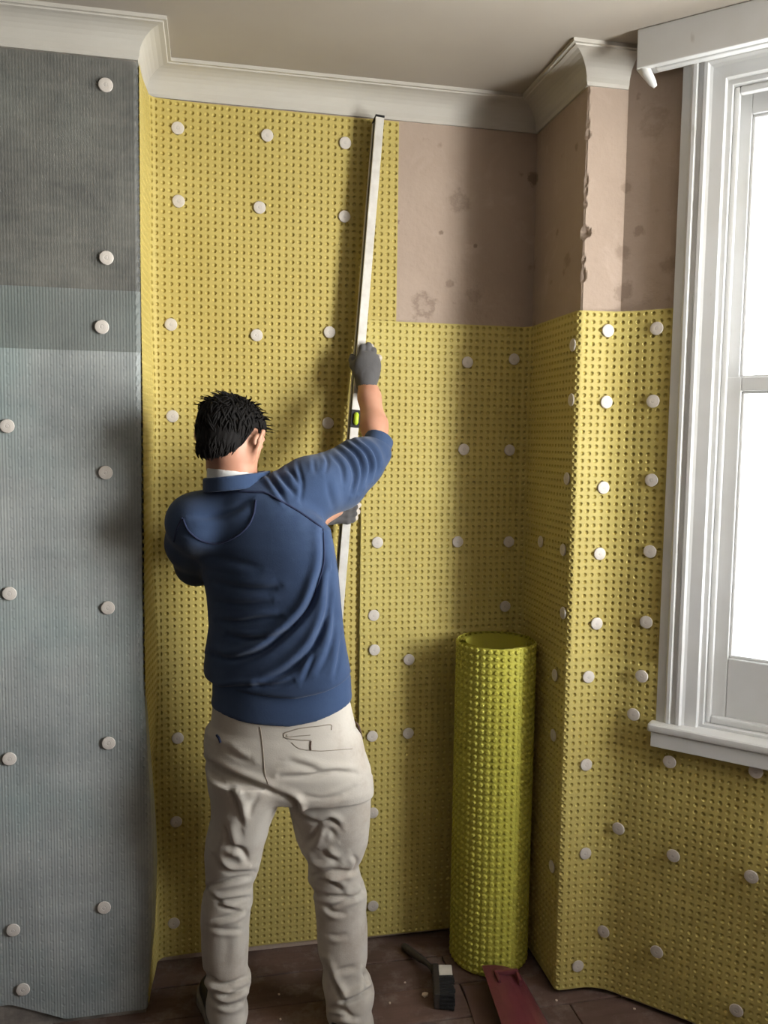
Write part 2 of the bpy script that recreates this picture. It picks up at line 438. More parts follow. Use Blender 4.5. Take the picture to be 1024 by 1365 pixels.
# ------------------------------------------------------------------ windows
def T_bay(y_, off, z):
    return (xb - off, y_, z)
def window(name, T, a, b, glass):
    """sash window in the opening a..b; local axes along wall, towards room, up"""
    w = struct(empty(name, T((a+b)/2, 0, Z0)))
    K = dict(parent=w)
    # box lining of the opening
    ln = MB()
    ln.box((a-0.001, -0.22, Z0), (a+0.012, 0.0, Z1), T).box((b-0.012, -0.22, Z0), (b+0.001, 0.0, Z1), T)
    ln.box((a, -0.22, Z1-0.012), (b, 0.0, Z1+0.001), T).box((a, -0.22, Z0-0.001), (b, 0.0, Z0+0.02), T)
    ln.build('window_lining', M_GLOSS, w, bevel=0.001, seg=1)
    # moulded architrave: flat, groove, ovolo steps
    prof = [(0.0, 0.0), (0.0, 0.022), (0.022, 0.024), (0.028, 0.030), (0.036, 0.030), (0.040, 0.023), (0.050, 0.023), (0.054, 0.029), (0.062, 0.029), (0.067, 0.021), (0.074, 0.018), (0.104, 0.016), (0.107, 0.010), (0.107, 0.0)]
    wd = 0.107
    def arch(nm, f0, f1):
        m = MB(); n = len(prof)
        V = [f0(*p) for p in prof] + [f1(*p) for p in prof]
        m.add(V, [tuple(range(n)), tuple(range(n, 2*n))] + [(i, (i+1) % n, n+(i+1) % n, n+i) for i in range(n)])
        return m.build(nm, M_GLOSS, w)
    zs0 = Z0+0.012
    arch('architrave', lambda p, o: T(a-wd+p, o, zs0), lambda p, o: T(a-wd+p, o, Z1+wd-p))
    arch('architrave', lambda p, o: T(b+wd-p, o, zs0), lambda p, o: T(b+wd-p, o, Z1+wd-p))
    arch('architrave', lambda p, o: T(a-wd+p, o, Z1+wd-p), lambda p, o: T(b+wd-p, o, Z1+wd-p))
    # staff beads
    for c0, c1, z0, z1 in [(a+0.012, a+0.026, Z0+0.02, Z1-0.012), (b-0.026, b-0.012, Z0+0.02, Z1-0.012)]:
        MB().box((c0, -0.040, z0), (c1, -0.018, z1), T).build('staff_bead', M_GLOSS, w, bevel=0.005)
    MB().box((a+0.026, -0.040, Z0+0.02), (b-0.026, -0.018, Z0+0.04), T).build('staff_bead', M_GLOSS, w, bevel=0.005)
    MB().box((a+0.026, -0.040, Z1-0.03), (b-0.026, -0.018, Z1-0.012), T).build('staff_bead', M_GLOSS, w, bevel=0.005)
    # sashes
    zm = 1.745
    for nm, off, z0, z1, rb, rt in [('lower_sash', -0.078, Z0+0.075, zm+0.036, 0.125, 0.036), ('upper_sash', -0.108, zm, Z1-0.012, 0.036, 0.055)]:
        s0, s1 = a+0.013, b-0.013; st = 0.046 if nm == 'lower_sash' else 0.034; th = 0.036
        if nm == 'lower_sash': z0 = Z0+0.024; rb = 0.175
        fr = MB()
        fr.box((s0, off, z0), (s0+st, off+th, z1), T).box((s1-st, off, z0), (s1, off+th, z1), T)
        fr.box((s0+st, off, z0), (s1-st, off+th, z0+rb), T).box((s0+st, off, z1-rt), (s1-st, off+th, z1), T)
        so = fr.build(nm, M_GLOSS, w, bevel=0.003)
        g0, g1, h0, h1 = s0+st, s1-st, z0+rb, z1-rt
        gb = MB()   # glazing bead with a small bevel round the pane
        gb.box((g0, off+0.012, h0), (g0+0.008, off+0.026, h1), T).box((g1-0.008, off+0.012, h0), (g1, off+0.026, h1), T)
        gb.box((g0, off+0.012, h0), (g1, off+0.026, h0+0.008), T).box((g0, off+0.012, h1-0.008), (g1, off+0.026, h1), T)
        gb.build('glazing_bead', M_GLOSS, so, bevel=0.003)
        MB().box((g0+0.001, off+0.015, h0+0.001), (g1-0.001, off+0.019, h1-0.001), T).build('pane', glass, so)
    # sill board with a rounded nosing and an apron
    sl = MB()
    sl.box((a-0.122, -0.03, Z0-0.012), (b+0.122, 0.058, Z0+0.012), T)
    so = sl.build('window_sill', M_GLOSS, w, bevel=0.009, seg=3, smooth=False)
    MB().box((a-0.112, 0.0, Z0-0.052), (b+0.112, 0.052, Z0-0.012), T).build('apron', M_GLOSS, w, bevel=0.002)
    return w
window('window_1', T_cant, U0, U1, M_DIMGLASS)
window('window_2', T_bay, WY0, WY1, M_GLASS)

# ------------------------------------------------------------------ cove cornice
def sweep_cove(name, path):
    pts = [np.array(p, float) for p in path]
    prof = [(0.0, ZC), (0.006, ZC), (0.008, ZC+0.004)]
    for i in range(9):
        a = math.pi/2*i/8
        prof.append((0.072-0.062*math.cos(a), ZC+0.008+0.060*math.sin(a)))
    prof += [(0.074, HC-0.009), (0.082, HC-0.009), (0.082, HC), (0.0, HC)]
    V = []; n = len(prof)
    for i, p in enumerate(pts):
        ds = []
        if i > 0: d = pts[i]-pts[i-1]; ds.append(d/np.linalg.norm(d))
        if i < len(pts)-1: d = pts[i+1]-pts[i]; ds.append(d/np.linalg.norm(d))
        ns = [np.array([d[1], -d[0]]) for d in ds]
        m = sum(ns); m = m/np.linalg.norm(m); m = m/(m@ns[0])
        for (o, z) in prof: V.append((p[0]+m[0]*o, p[1]+m[1]*o, z))
    F = []
    for i in range(len(pts)-1):
        for k in range(n):
            F.append((i*n+k, i*n+(k+1) % n, (i+1)*n+(k+1) % n, (i+1)*n+k))
    F.append(tuple(range(n))); F.append(tuple(range((len(pts)-1)*n, len(pts)*n)))
    return struct(MB().add(V, F).build(name, M_COVE))
sweep_cove('trim_1', [(-1.65, YC), (XL, YC), (XL, YB), (XR, YB), (XR, YP), (P0[0]-0.004, YP)])

# pelmet box above the canted window
pel = tag(empty('pelmet', T_cant(0.55, 0.1, 2.54)), 'white painted pelmet box boarded across the top of the canted sash window', 'pelmet')
MB().box((0.066, 0.135, 2.540), (1.12, 0.155, HC-0.001), T_cant).build('pelmet_board', M_GLOSS, pel, bevel=0.003)
MB().box((0.072, 0.020, 2.575), (1.12, 0.135, 2.590), T_cant).build('pelmet_soffit', M_GLOSS, pel, bevel=0.002)
MB().box((0.10, 0.085, 2.548), (1.12, 0.108, 2.575), T_cant).build('curtain_rail', M_GLOSS, pel, bevel=0.004)
n = 10
ra = MB(); ra.tube([T_cant(0.072, 0.140, 2.552), T_cant(0.085, 0.132, 2.535), T_cant(0.098, 0.118, 2.512), T_cant(0.104, 0.112, 2.503)], [0.013, 0.014, 0.010, 0.005], 10)
ra.build('rail_end_bracket', M_GLOSS, pel, smooth=True)

# ------------------------------------------------------------------ dimpled membrane sheets
def fillet(pts, radii, step=0.004):
    pts = [np.array(p, float) for p in pts]; out = [pts[0]]
    for i in range(1, len(pts)-1):
        a, b, c = pts[i-1], pts[i], pts[i+1]; r = radii[i-1]
        d0 = (a-b)/np.linalg.norm(a-b); d1 = (c-b)/np.linalg.norm(c-b)
        ang = math.acos(max(-1, min(1, d0@d1))); t = r/math.tan(ang/2)
        p, q = b+d0*t, b+d1*t
        cen = b+(d0+d1)/np.linalg.norm(d0+d1)*r/math.sin(ang/2)
        a0 = math.atan2(*(p-cen)[::-1]); a1 = math.atan2(*(q-cen)[::-1]); da = (a1-a0+math.pi) % (2*math.pi)-math.pi
        k = max(3, int(abs(da)*r/step))
        out += [cen+r*np.array([math.cos(a0+da*j/k), math.sin(a0+da*j/k)]) for j in range(k+1)]
    out.append(pts[-1])
    return np.array(out)
def path_eval(path, s):
    seg = np.linalg.norm(np.diff(path, axis=0), axis=1); cum = np.concatenate([[0], np.cumsum(seg)])
    x = np.interp(s, cum, path[:, 0]); y_ = np.interp(s, cum, path[:, 1])
    e = 0.004
    dx = np.interp(s+e, cum, path[:, 0])-np.interp(s-e, cum, path[:, 0]); dy = np.interp(s+e, cum, path[:, 1])-np.interp(s-e, cum, path[:, 1])
    l = np.hypot(dx, dy)+1e-12
    return x, y_, dy/l, -dx/l        # normal to the right of travel = towards the room
def path_len(path): return float(np.linalg.norm(np.diff(path, axis=0), axis=1).sum())

def dimple_sheet(name, path, z0, z1, ps, pz, depth, mat, bulge=None, r1=0.33, r2=0.13, s0=0.0, s1=None, thick=0.0012, origin=None, keep=None):
    s1 = path_len(path) if s1 is None else s1
    ns = max(1, int(round((s1-s0)/ps))); nz = max(1, int(round((z1-z0)/pz)))
    # unit cell: 8 boundary points, 8 rim, 8 floor
    ang = np.arange(8)*math.pi/4
    sq = np.array([(0.5, 0), (0.5, 0.5), (0, 0.5), (-0.5, 0.5), (-0.5, 0), (-0.5, -0.5), (0, -0.5), (0.5, -0.5)])
    rim = np.stack([np.cos(ang)*r1, np.sin(ang)*r1], 1); flr = np.stack([np.cos(ang)*r2, np.sin(ang)*r2], 1)
    I, J = np.meshgrid(np.arange(ns), np.arange(nz), indexing='ij'); I = I.ravel(); J = J.ravel()
    if keep is not None:
        k = keep(s0+(I+0.5)*(s1-s0)/ns, z0+(J+0.5)*(z1-z0)/nz); I = I[k]; J = J[k]
    C = len(I)
    # shared boundary lattice (half steps)
    W = 2*ns+1
    latS, latZ = np.meshgrid(np.arange(W), np.arange(2*nz+1), indexing='ij')
    lat_id = lambda a, b: a*(2*nz+1)+b
    Ls = latS.ravel()/2.0; Lz = latZ.ravel()/2.0; Ld = np.zeros(len(Ls))
    rs = (I[:, None]+0.5+rim[None, :, 0]).ravel(); rz = (J[:, None]+0.5+rim[None, :, 1]).ravel()
    fs = (I[:, None]+0.5+flr[None, :, 0]).ravel(); fz = (J[:, None]+0.5+flr[None, :, 1]).ravel()
    S = np.concatenate([Ls, rs, fs]); Z = np.concatenate([Lz, rz, fz])
    Dp = np.concatenate([Ld, np.zeros(len(rs)), np.full(len(fs), depth)])
    S = s0+S*(s1-s0)/ns; Z = z0+Z*(z1-z0)/nz
    x, y_, nx, ny = path_eval(path, S)
    V = np.stack([x-nx*Dp, y_-ny*Dp, Z], 1)
    if bulge is not None:
        o = bulge(S, Z)
        if isinstance(o, tuple): V += np.stack(o, 1)
        else: V[:, 0] += nx*o; V[:, 1] += ny*o
    bid = np.stack([lat_id((2*I+1+int(2*a)), (2*J+1+int(2*b))) for a, b in sq], 1)
    nl = len(Ls)
    rid = nl+np.arange(C)[:, None]*8+np.arange(8)[None]; fid = rid+C*8
    nxt = np.roll(np.arange(8), -1)
    q1 = np.stack([bid, bid[:, nxt], rid[:, nxt], rid], 2).reshape(-1, 4)
    q2 = np.stack([rid, rid[:, nxt], fid[:, nxt], fid], 2).reshape(-1, 4)
    q3 = np.concatenate([fid[:, [0, 1, 2, 3]], fid[:, [0, 3, 4, 7]], fid[:, [4, 5, 6, 7]]])
    Fc = np.concatenate([q1, q2, q3])
    used = np.zeros(len(V), bool); used[Fc.ravel()] = True
    remap = np.cumsum(used)-1
    me = mesh_np(name, V[used], remap[Fc], smooth=False)
    o = link_obj(name, me, mat, None, origin)
    return o

def off_path(d, y_start=None):
    inner = (XR-d, YB-d); outer = (XR-d, YP-d); bend = (P0[0]-d*(math.sqrt(2)-1), YP-d)
    return inner, outer, bend
def cant_pt(u, d): return tuple(P0+UD*u+ND*d)

dA, dB, dC = 0.0075, 0.0135, 0.0195
# tall sheet A: chimney breast side, round the corner, alcove back
pathA = fillet([(XL+dA, YC-0.004), (XL+dA, YB-dA), (0.552, YB-dA)], [0.035])[::1]
def bulgeA(s, z):
    w = np.exp(-((s-0.20)/0.09)**2)
    b = w*(0.006+0.008*np.sin(z*4.1+0.5)**2+0.004*np.sin(z*9.0)) + 0.0015*np.sin(s*11+z*3)**2
    return b
def rev(p): return p[::-1].copy()
# travel direction must keep the room on the right hand: left to right along the back wall
shA = dimple_sheet('membrane_sheet', pathA, 0.018, 2.550, 0.0205, 0.0200, 0.0052, M_YEL, bulgeA, origin=(0.18, YB-0.01, 0.018))
tag(shA, 'tall yellow dimpled damp-proof membrane sheet covering the alcove wall behind the man', 'membrane')
i_, o_, b_ = off_path(dB)
pathB = fillet([(0.448, YB-dB), i_, o_, b_, cant_pt(0.146, dB)], [0.03, 0.012, 0.12])
shB = dimple_sheet('membrane_sheet', pathB, 0.985, 1.963, 0.0205, 0.0200, 0.0052, M_YEL2, lambda s, z: 0.0012*np.sin(s*9+z*4)**2+0.004*np.exp(-((s-0.0)/0.05)**2), origin=(0.75, YB-0.012, 0.985))
tag(shB, 'yellow dimpled membrane band below the bare plaster, wrapped round the corner to the window', 'membrane')
i_, o_, b_ = off_path(dC)
pathC = fillet([(0.449, YB-dC), i_, o_, b_, cant_pt(0.95, dC)], [0.03, 0.012, 0.14])
LC = path_len(pathC)
ztop_lim = lambda s: np.where(s > LC-0.95+0.150, 0.775, 9.9)
def bulgeC(s, z):
    w = np.clip((s-1.02)/0.35, 0, 1)
    return 0.0012*np.sin(s*8+z*3)**2 + w*(0.006*np.sin(z*7.5+s*3)**2+0.008*np.exp(-((z-0.35)/0.3)**2)*np.sin(s*5)**2)
shC = dimple_sheet('membrane_sheet', pathC, 0.016, 1.004, 0.0205, 0.0200, 0.0052, M_YEL2, bulgeC, origin=(0.75, YB-0.015, 0.016), keep=lambda s, z: z < ztop_lim(s))
tag(shC, 'yellow dimpled membrane band standing on the floor behind the roll and under the window sill', 'membrane')

# clear mesh-faced sheets on the chimney breast
dG = 0.010
pathL = fillet([(-1.45, YC-dG), (XL+0.0035, YC-dG), (XL+0.0035, YC+0.020)], [0.0095])
LL = path_len(pathL)
zE = np.array([0.0, 0.115, 0.245, 0.439, 0.546, 0.758, 0.966, 1.25, 2.0]); xE = np.array([0.0, 0.008, 0.022, 0.030, 0.027, 0.014, 0.0, 0.0, 0.004])
def bulgeL(s, z):
    w = np.clip((s-(LL-0.13))/0.13, 0, 1)**1.5
    dx = np.interp(z, zE, xE)*w
    lift = 0.0015*np.sin(s*13+z*5)**2 + 0.006*w*np.exp(-((z-0.4)/0.3)**2)
    dz = np.where(z < 0.3, 0.062*np.clip((LL-0.24-s)/0.14, 0, 1)*np.clip((0.3-z)/0.3, 0, 1), 0.0)
    return (dx, -lift, dz)
shL = dimple_sheet('membrane_sheet', pathL, 0.014, 1.978, 0.026, 0.0262, 0.0004, M_GREYL, bulgeL, r1=0.2, r2=0.08, origin=(-0.8, YC-dG, 0.014))
tag(shL, 'large translucent grey mesh membrane sheet hung on the lower chimney breast down to the floor', 'membrane')
pathU = fillet([(-1.45, YC-dG-0.003), (XL+0.006, YC-dG-0.003), (XL+0.006, YC+0.020)], [0.0105])
shU = dimple_sheet('membrane_sheet', pathU, 1.822, 2.548, 0.026, 0.026, 0.0004, M_GREYU, lambda s, z: 0.001*np.sin(s*13+z*5)**2, r1=0.2, r2=0.08, origin=(-0.8, YC-dG, 1.82))
tag(shU, 'thin smoky translucent membrane sheet on the upper chimney breast under the cove', 'membrane')

# ------------------------------------------------------------------ fixing plugs
def plug_meshes():
    a = MB().lathe([(0.0175, 0.0), (0.0180, 0.0012), (0.0165, 0.0030), (0.011, 0.0038), (0.0062, 0.0040), (0.0052, 0.0036)], seg=18).mesh('fixing_plug', smooth=False)
    a.materials.append(M_PLUG)
    b = MB().lathe([(0.0050, 0.0028), (0.0050, 0.0036), (0.0030, 0.0041)], seg=10).mesh('pin', smooth=False)
    b.materials.append(M_PIN)
    return a, b
PLUG_A, PLUG_B = plug_meshes()
def plug(p, nrm, label, group):
    o = bpy.data.objects.new('fixing_plug', PLUG_A); COL.objects.link(o)
    z = Vector((nrm[0], nrm[1], 0)).normalized()
    q = z.to_track_quat('Z', 'Y')
    o.rotation_euler = q.to_euler(); o.location = Vector(p)+z*0.0022
    tag(o, label, 'fixing', group)
    c = bpy.data.objects.new('pin', PLUG_B); COL.objects.link(c); c.parent = o
def plugs_on(pxs, n, c, nrm, label, group):
    for (x, y_) in pxs: plug(pixn(x, y_, n, c), nrm, label, group)
def plug_set(items, n, c, nrm, group, sheet=None):
    for (x, y_, label) in items:
        p = pixn(x, y_, n, c)
        if sheet == 'A':
            p[1] -= float(bulgeA(np.array([YB-YC+p[0]-XL-2*dA]), np.array([p[2]]))[0])
        plug(p, nrm, label, group)
W_ = 'round white fixing plug '
gA, gY, gB, gC = 'plugs in the grey chimney breast sheets', 'plugs in the tall yellow sheet', 'plugs in the upper yellow band', 'plugs in the lower yellow band'
GP = 'round plastic fixing plug '
plug_set([(141,114, GP+'in the smoky upper breast sheet just under the cove'), (142,344, GP+'in the smoky upper breast sheet just above the teal overlap')], (0,1,0), YC-dG-0.004, (0,-1), gA)
plug_set([(136,436, GP+'in the teal overlap band of the two grey sheets')], (0,1,0), YC-dG-0.005, (0,-1), gA)
plug_set([(141,630, GP+'along the breast edge level with the man\'s collar'), (144,810, GP+'along the breast edge level with the man\'s lower back'), (145,990, GP+'along the breast edge level with the man\'s hips'), (139,1209, GP+'along the breast edge level with the man\'s shins'),
    (10,568, GP+'topmost in the column away from the breast edge'), (13,791, GP+'second down the column away from the breast edge'), (13,1011, GP+'third down the column away from the breast edge'),
    (18,1239, GP+'fourth down the column away from the breast edge'), (31,1318, GP+'lowest in the grey sheet, just above its bottom edge')], (0,1,0), YC-dG-0.003, (0,-1), gA)
plug_set([(237,172, W_+'in the top row under the cove, beside the chimney breast'), (356,181, W_+'in the middle of the top row under the cove'), (460,191, W_+'in the top row under the cove, beside the level top'),
    (238,269, W_+'in the second row down, beside the chimney breast'), (346,277, W_+'in the middle of the second row under the cove'), (459,289, W_+'in the second row down, beside the spirit level'),
    (228,433, W_+'above the man\'s head, beside the chimney breast'), (342,447, W_+'directly above the man\'s head, mid wall'), (439,443, W_+'above the man\'s head, beside the raised glove'),
    (230,555, W_+'between the man\'s hair and the chimney breast'), (437,564, W_+'between the man\'s face and the level vial'), (237,983, W_+'between the man\'s left hip and the chimney breast'),
    (235,1094, W_+'between the man\'s left thigh and the chimney breast'), (232,1228, W_+'between the man\'s left shin and the chimney breast')], (0,1,0), YB-dA-0.0005, (0,-1), gY, 'A')
plug_set([(623,483, W_+'just below the bare plaster, mid back wall'), (685,479, W_+'just below the bare plaster near the inner alcove corner'), (618,599, W_+'second below the bare plaster, mid back wall'), (679,600, W_+'second below the bare plaster near the inner corner'),
    (503,723, W_+'right of the lower gloved hand on the back wall'), (610,722, W_+'third below the bare plaster, above the roll\'s left side'), (678,722, W_+'third below the plaster, above the roll near the corner'), (498,820, W_+'beside the man\'s waist, just above the sheet seam'), (673,808, W_+'just above the rim of the membrane roll')], (0,1,0), YB-dB-0.002, (0,-1), gB)
plug_set([(765,460, W_+'topmost on the shaded alcove return'), (763,533, W_+'second from the top on the shaded alcove return'), (757,638, W_+'third from the top along the return\'s outer edge'), (752,733, W_+'fourth from the top along the return\'s outer edge'), (752,817, W_+'on the shaded return just above the sheet seam'), (722,722, W_+'on the shaded return close to the inner corner')], (1,0,0), XR-dB-0.001, (-1,0), gB)
plug_set([(810,441, W_+'topmost on the lit pier, just under the chipped plaster'), (808,536, W_+'second from the top on the lit pier'), (804,650, W_+'third from the top on the lit pier'), (799,738, W_+'fourth from the top on the lit pier'), (795,831, W_+'on the lit pier just above the sheet seam')], (0,1,0), YP-dB-0.001, (0,-1), gB)
nC = (ND[0], ND[1], 0); cC = float(ND@P0)
plug_set([(876,438, W_+'topmost of those beside the window architrave'), (871,535, W_+'second from the top beside the window architrave'), (869,640, W_+'third from the top beside the window architrave'), (867,735, W_+'fourth from the top beside the window architrave'), (862,829, W_+'beside the window architrave just above the sheet seam')], nC, cC+dB+0.001, ND, gB)
plug_set([(499,866, W_+'just below the seam, beside the man\'s waist'), (545,879, W_+'just below the seam, between the man and the roll top'), (496,981, W_+'beside the man\'s right trouser pocket'), (544,977, W_+'midway between the man\'s hip and the roll'), (497,1083, W_+'beside the man\'s right thigh'), (497,1207, W_+'beside the man\'s right shin')], (0,1,0), YB-dC-0.002, (0,-1), gC)
plug_set([(741,900, W_+'on the return beside the roll, just below the seam'), (739,980, W_+'on the return beside the roll, second below the seam'), (737,1155, W_+'on the return beside the lower half of the roll')], (1,0,0), XR-dC-0.001, (-1,0), gC)
plug_set([(784,902, W_+'on the pier just below the sheet seam'), (781,1019, W_+'on the pier, second below the seam'), (780,1137, W_+'on the pier, third below the seam'), (770,1287, W_+'on the pier, lowest, just above the floor')], (0,1,0), YP-dC-0.001, (0,-1), gC)
plug_set([(856,901, W_+'left of the window architrave just below the seam'), (845,952, W_+'just left of the end of the window sill'), (893,1015, W_+'directly under the end of the window sill'), (1008,1028, W_+'under the window sill, away from its end'), (825,1104, W_+'in the bend of the sheet, first below sill height'), (898,1140, W_+'second below the end of the window sill'), (1002,1168, W_+'second down under the window sill, away from its end'), (805,1241, W_+'in the bend of the sheet near the floor'), (876,1268, W_+'third below the end of the window sill'), (982,1346, W_+'lowest under the window, just above the floor')], nC, cC+dC+0.009, ND, gC)

# ------------------------------------------------------------------ membrane roll
RC = np.array([0.848, 2.360]); RR = 0.122
roll = tag(empty('membrane_roll', (RC[0], RC[1], 0.0)), 'upright roll of spare yellow dimpled membrane standing in the alcove corner', 'membrane roll')
def spiral(r_out, turns, a_end, pitch, n):
    a = np.linspace(a_end, a_end-2*math.pi*turns, n); r = np.interp(np.arange(n), [0, n-1], [r_out, r_out-pitch*turns])
    return np.stack([RC[0]+r*np.cos(a), RC[1]+r*np.sin(a)], 1)
# outer turn: starts at the free edge (seam facing the camera) and travels clockwise seen from above
a_seam = math.radians(-76)
outer = spiral(RR, 1.06, a_seam+2*math.pi, 0.009, 260)
def rb(s, z):
    return 0.0
def roll_sheet(nm, path, depth, mat):
    o = dimple_sheet(nm, path, 0.004, 1.004, 0.0200, 0.0200, depth, mat, None, r1=0.43, r2=0.24)
    return o
nrm_test = path_eval(outer, np.array([0.1]))
sgn = 1.0 if ((nrm_test[0]-RC[0])*nrm_test[2]+(nrm_test[1]-RC[1])*nrm_test[3])[0] > 0 else -1.0
def attach(o, parent):
    pl = Vector(parent['_o']); o.data.transform(Matrix.Translation(-pl)); o.parent = parent
attach(roll_sheet('outer_turn', outer, -0.0055*sgn, M_ROLL), roll)
inner = spiral(RR-0.0105, 3.0, a_seam+2*math.pi, 0.0075, 300)
Vi = []; Fi = []
for (x, yy) in inner: Vi += [(x, yy, 0.006), (x, yy, 0.999)]
for k in range(len(inner)-1): Fi.append((2*k, 2*k+2, 2*k+3, 2*k+1))
me = mesh_np('inner_turns', np.array(Vi), np.array(Fi), True)
link_obj('inner_turns', me, M_ROLL, roll)

# ------------------------------------------------------------------ spirit level
LT = pix(507, 153, 2.440); LB = pix(441, 955, 2.398)
def lev(y_):   # centre of the front edge at photo row y_
    t = (y_-153)/(955-153.0); return LT*(1-t)+LB*t
ax = Vector(LB-LT); LLEN = ax.length; ax.normalize()
lx = Vector((1, 0, 0)); lx = (lx-ax*lx.dot(ax)).normalized(); ly = ax.cross(lx)
if ly.y < 0: ly = -ly
def T_lev(a, b, c):   # a across (right), b into the wall, c along from the top
    v = Vector(LT)+lx*a+ly*b+ax*c
    return tuple(v)
lv = tag(empty('spirit_level', tuple(LB)), 'long aluminium spirit level held nearly upright against the yellow membrane', 'spirit level')
HW, DP = 0.0125, 0.058
m = MB(); m.box((-HW, 0, 0.006), (HW, 0.010, LLEN-0.006), T_lev); m.box((-HW, DP-0.010, 0.006), (HW, DP, LLEN-0.006), T_lev)
m.build('flange', M_STEEL, lv, bevel=0.0012, seg=1)
m = MB().box((-HW+0.003, 0.010, 0.006), (HW-0.003, DP-0.010, LLEN-0.006), T_lev); m.build('web', M_DARKWEB, lv)
for c0 in (0.0, LLEN-0.006):
    MB().box((-HW-0.001, -0.001, c0), (HW+0.001, DP+0.001, c0+0.006), T_lev).build('end_cap', M_BLACK, lv, bevel=0.001, seg=1)
cv = (Vector(pix(472.5, 558, 2.42))-Vector(LT)).dot(ax)
vf = MB().box((-HW-0.0012, -0.0025, cv-0.026), (HW+0.0012, 0.0005, cv+0.026), T_lev).build('vial_frame', M_BLACK, lv, bevel=0.001, seg=1)
vm = MB(); vm.tube([T_lev(0.002, -0.0032, cv-0.018), T_lev(0.002, -0.0045, cv-0.012), T_lev(0.002, -0.0045, cv+0.012), T_lev(0.002, -0.0032, cv+0.018)], [0.004, 0.0075, 0.0075, 0.004], 12)
vm.build('vial', M_VIAL, vf, smooth=True)

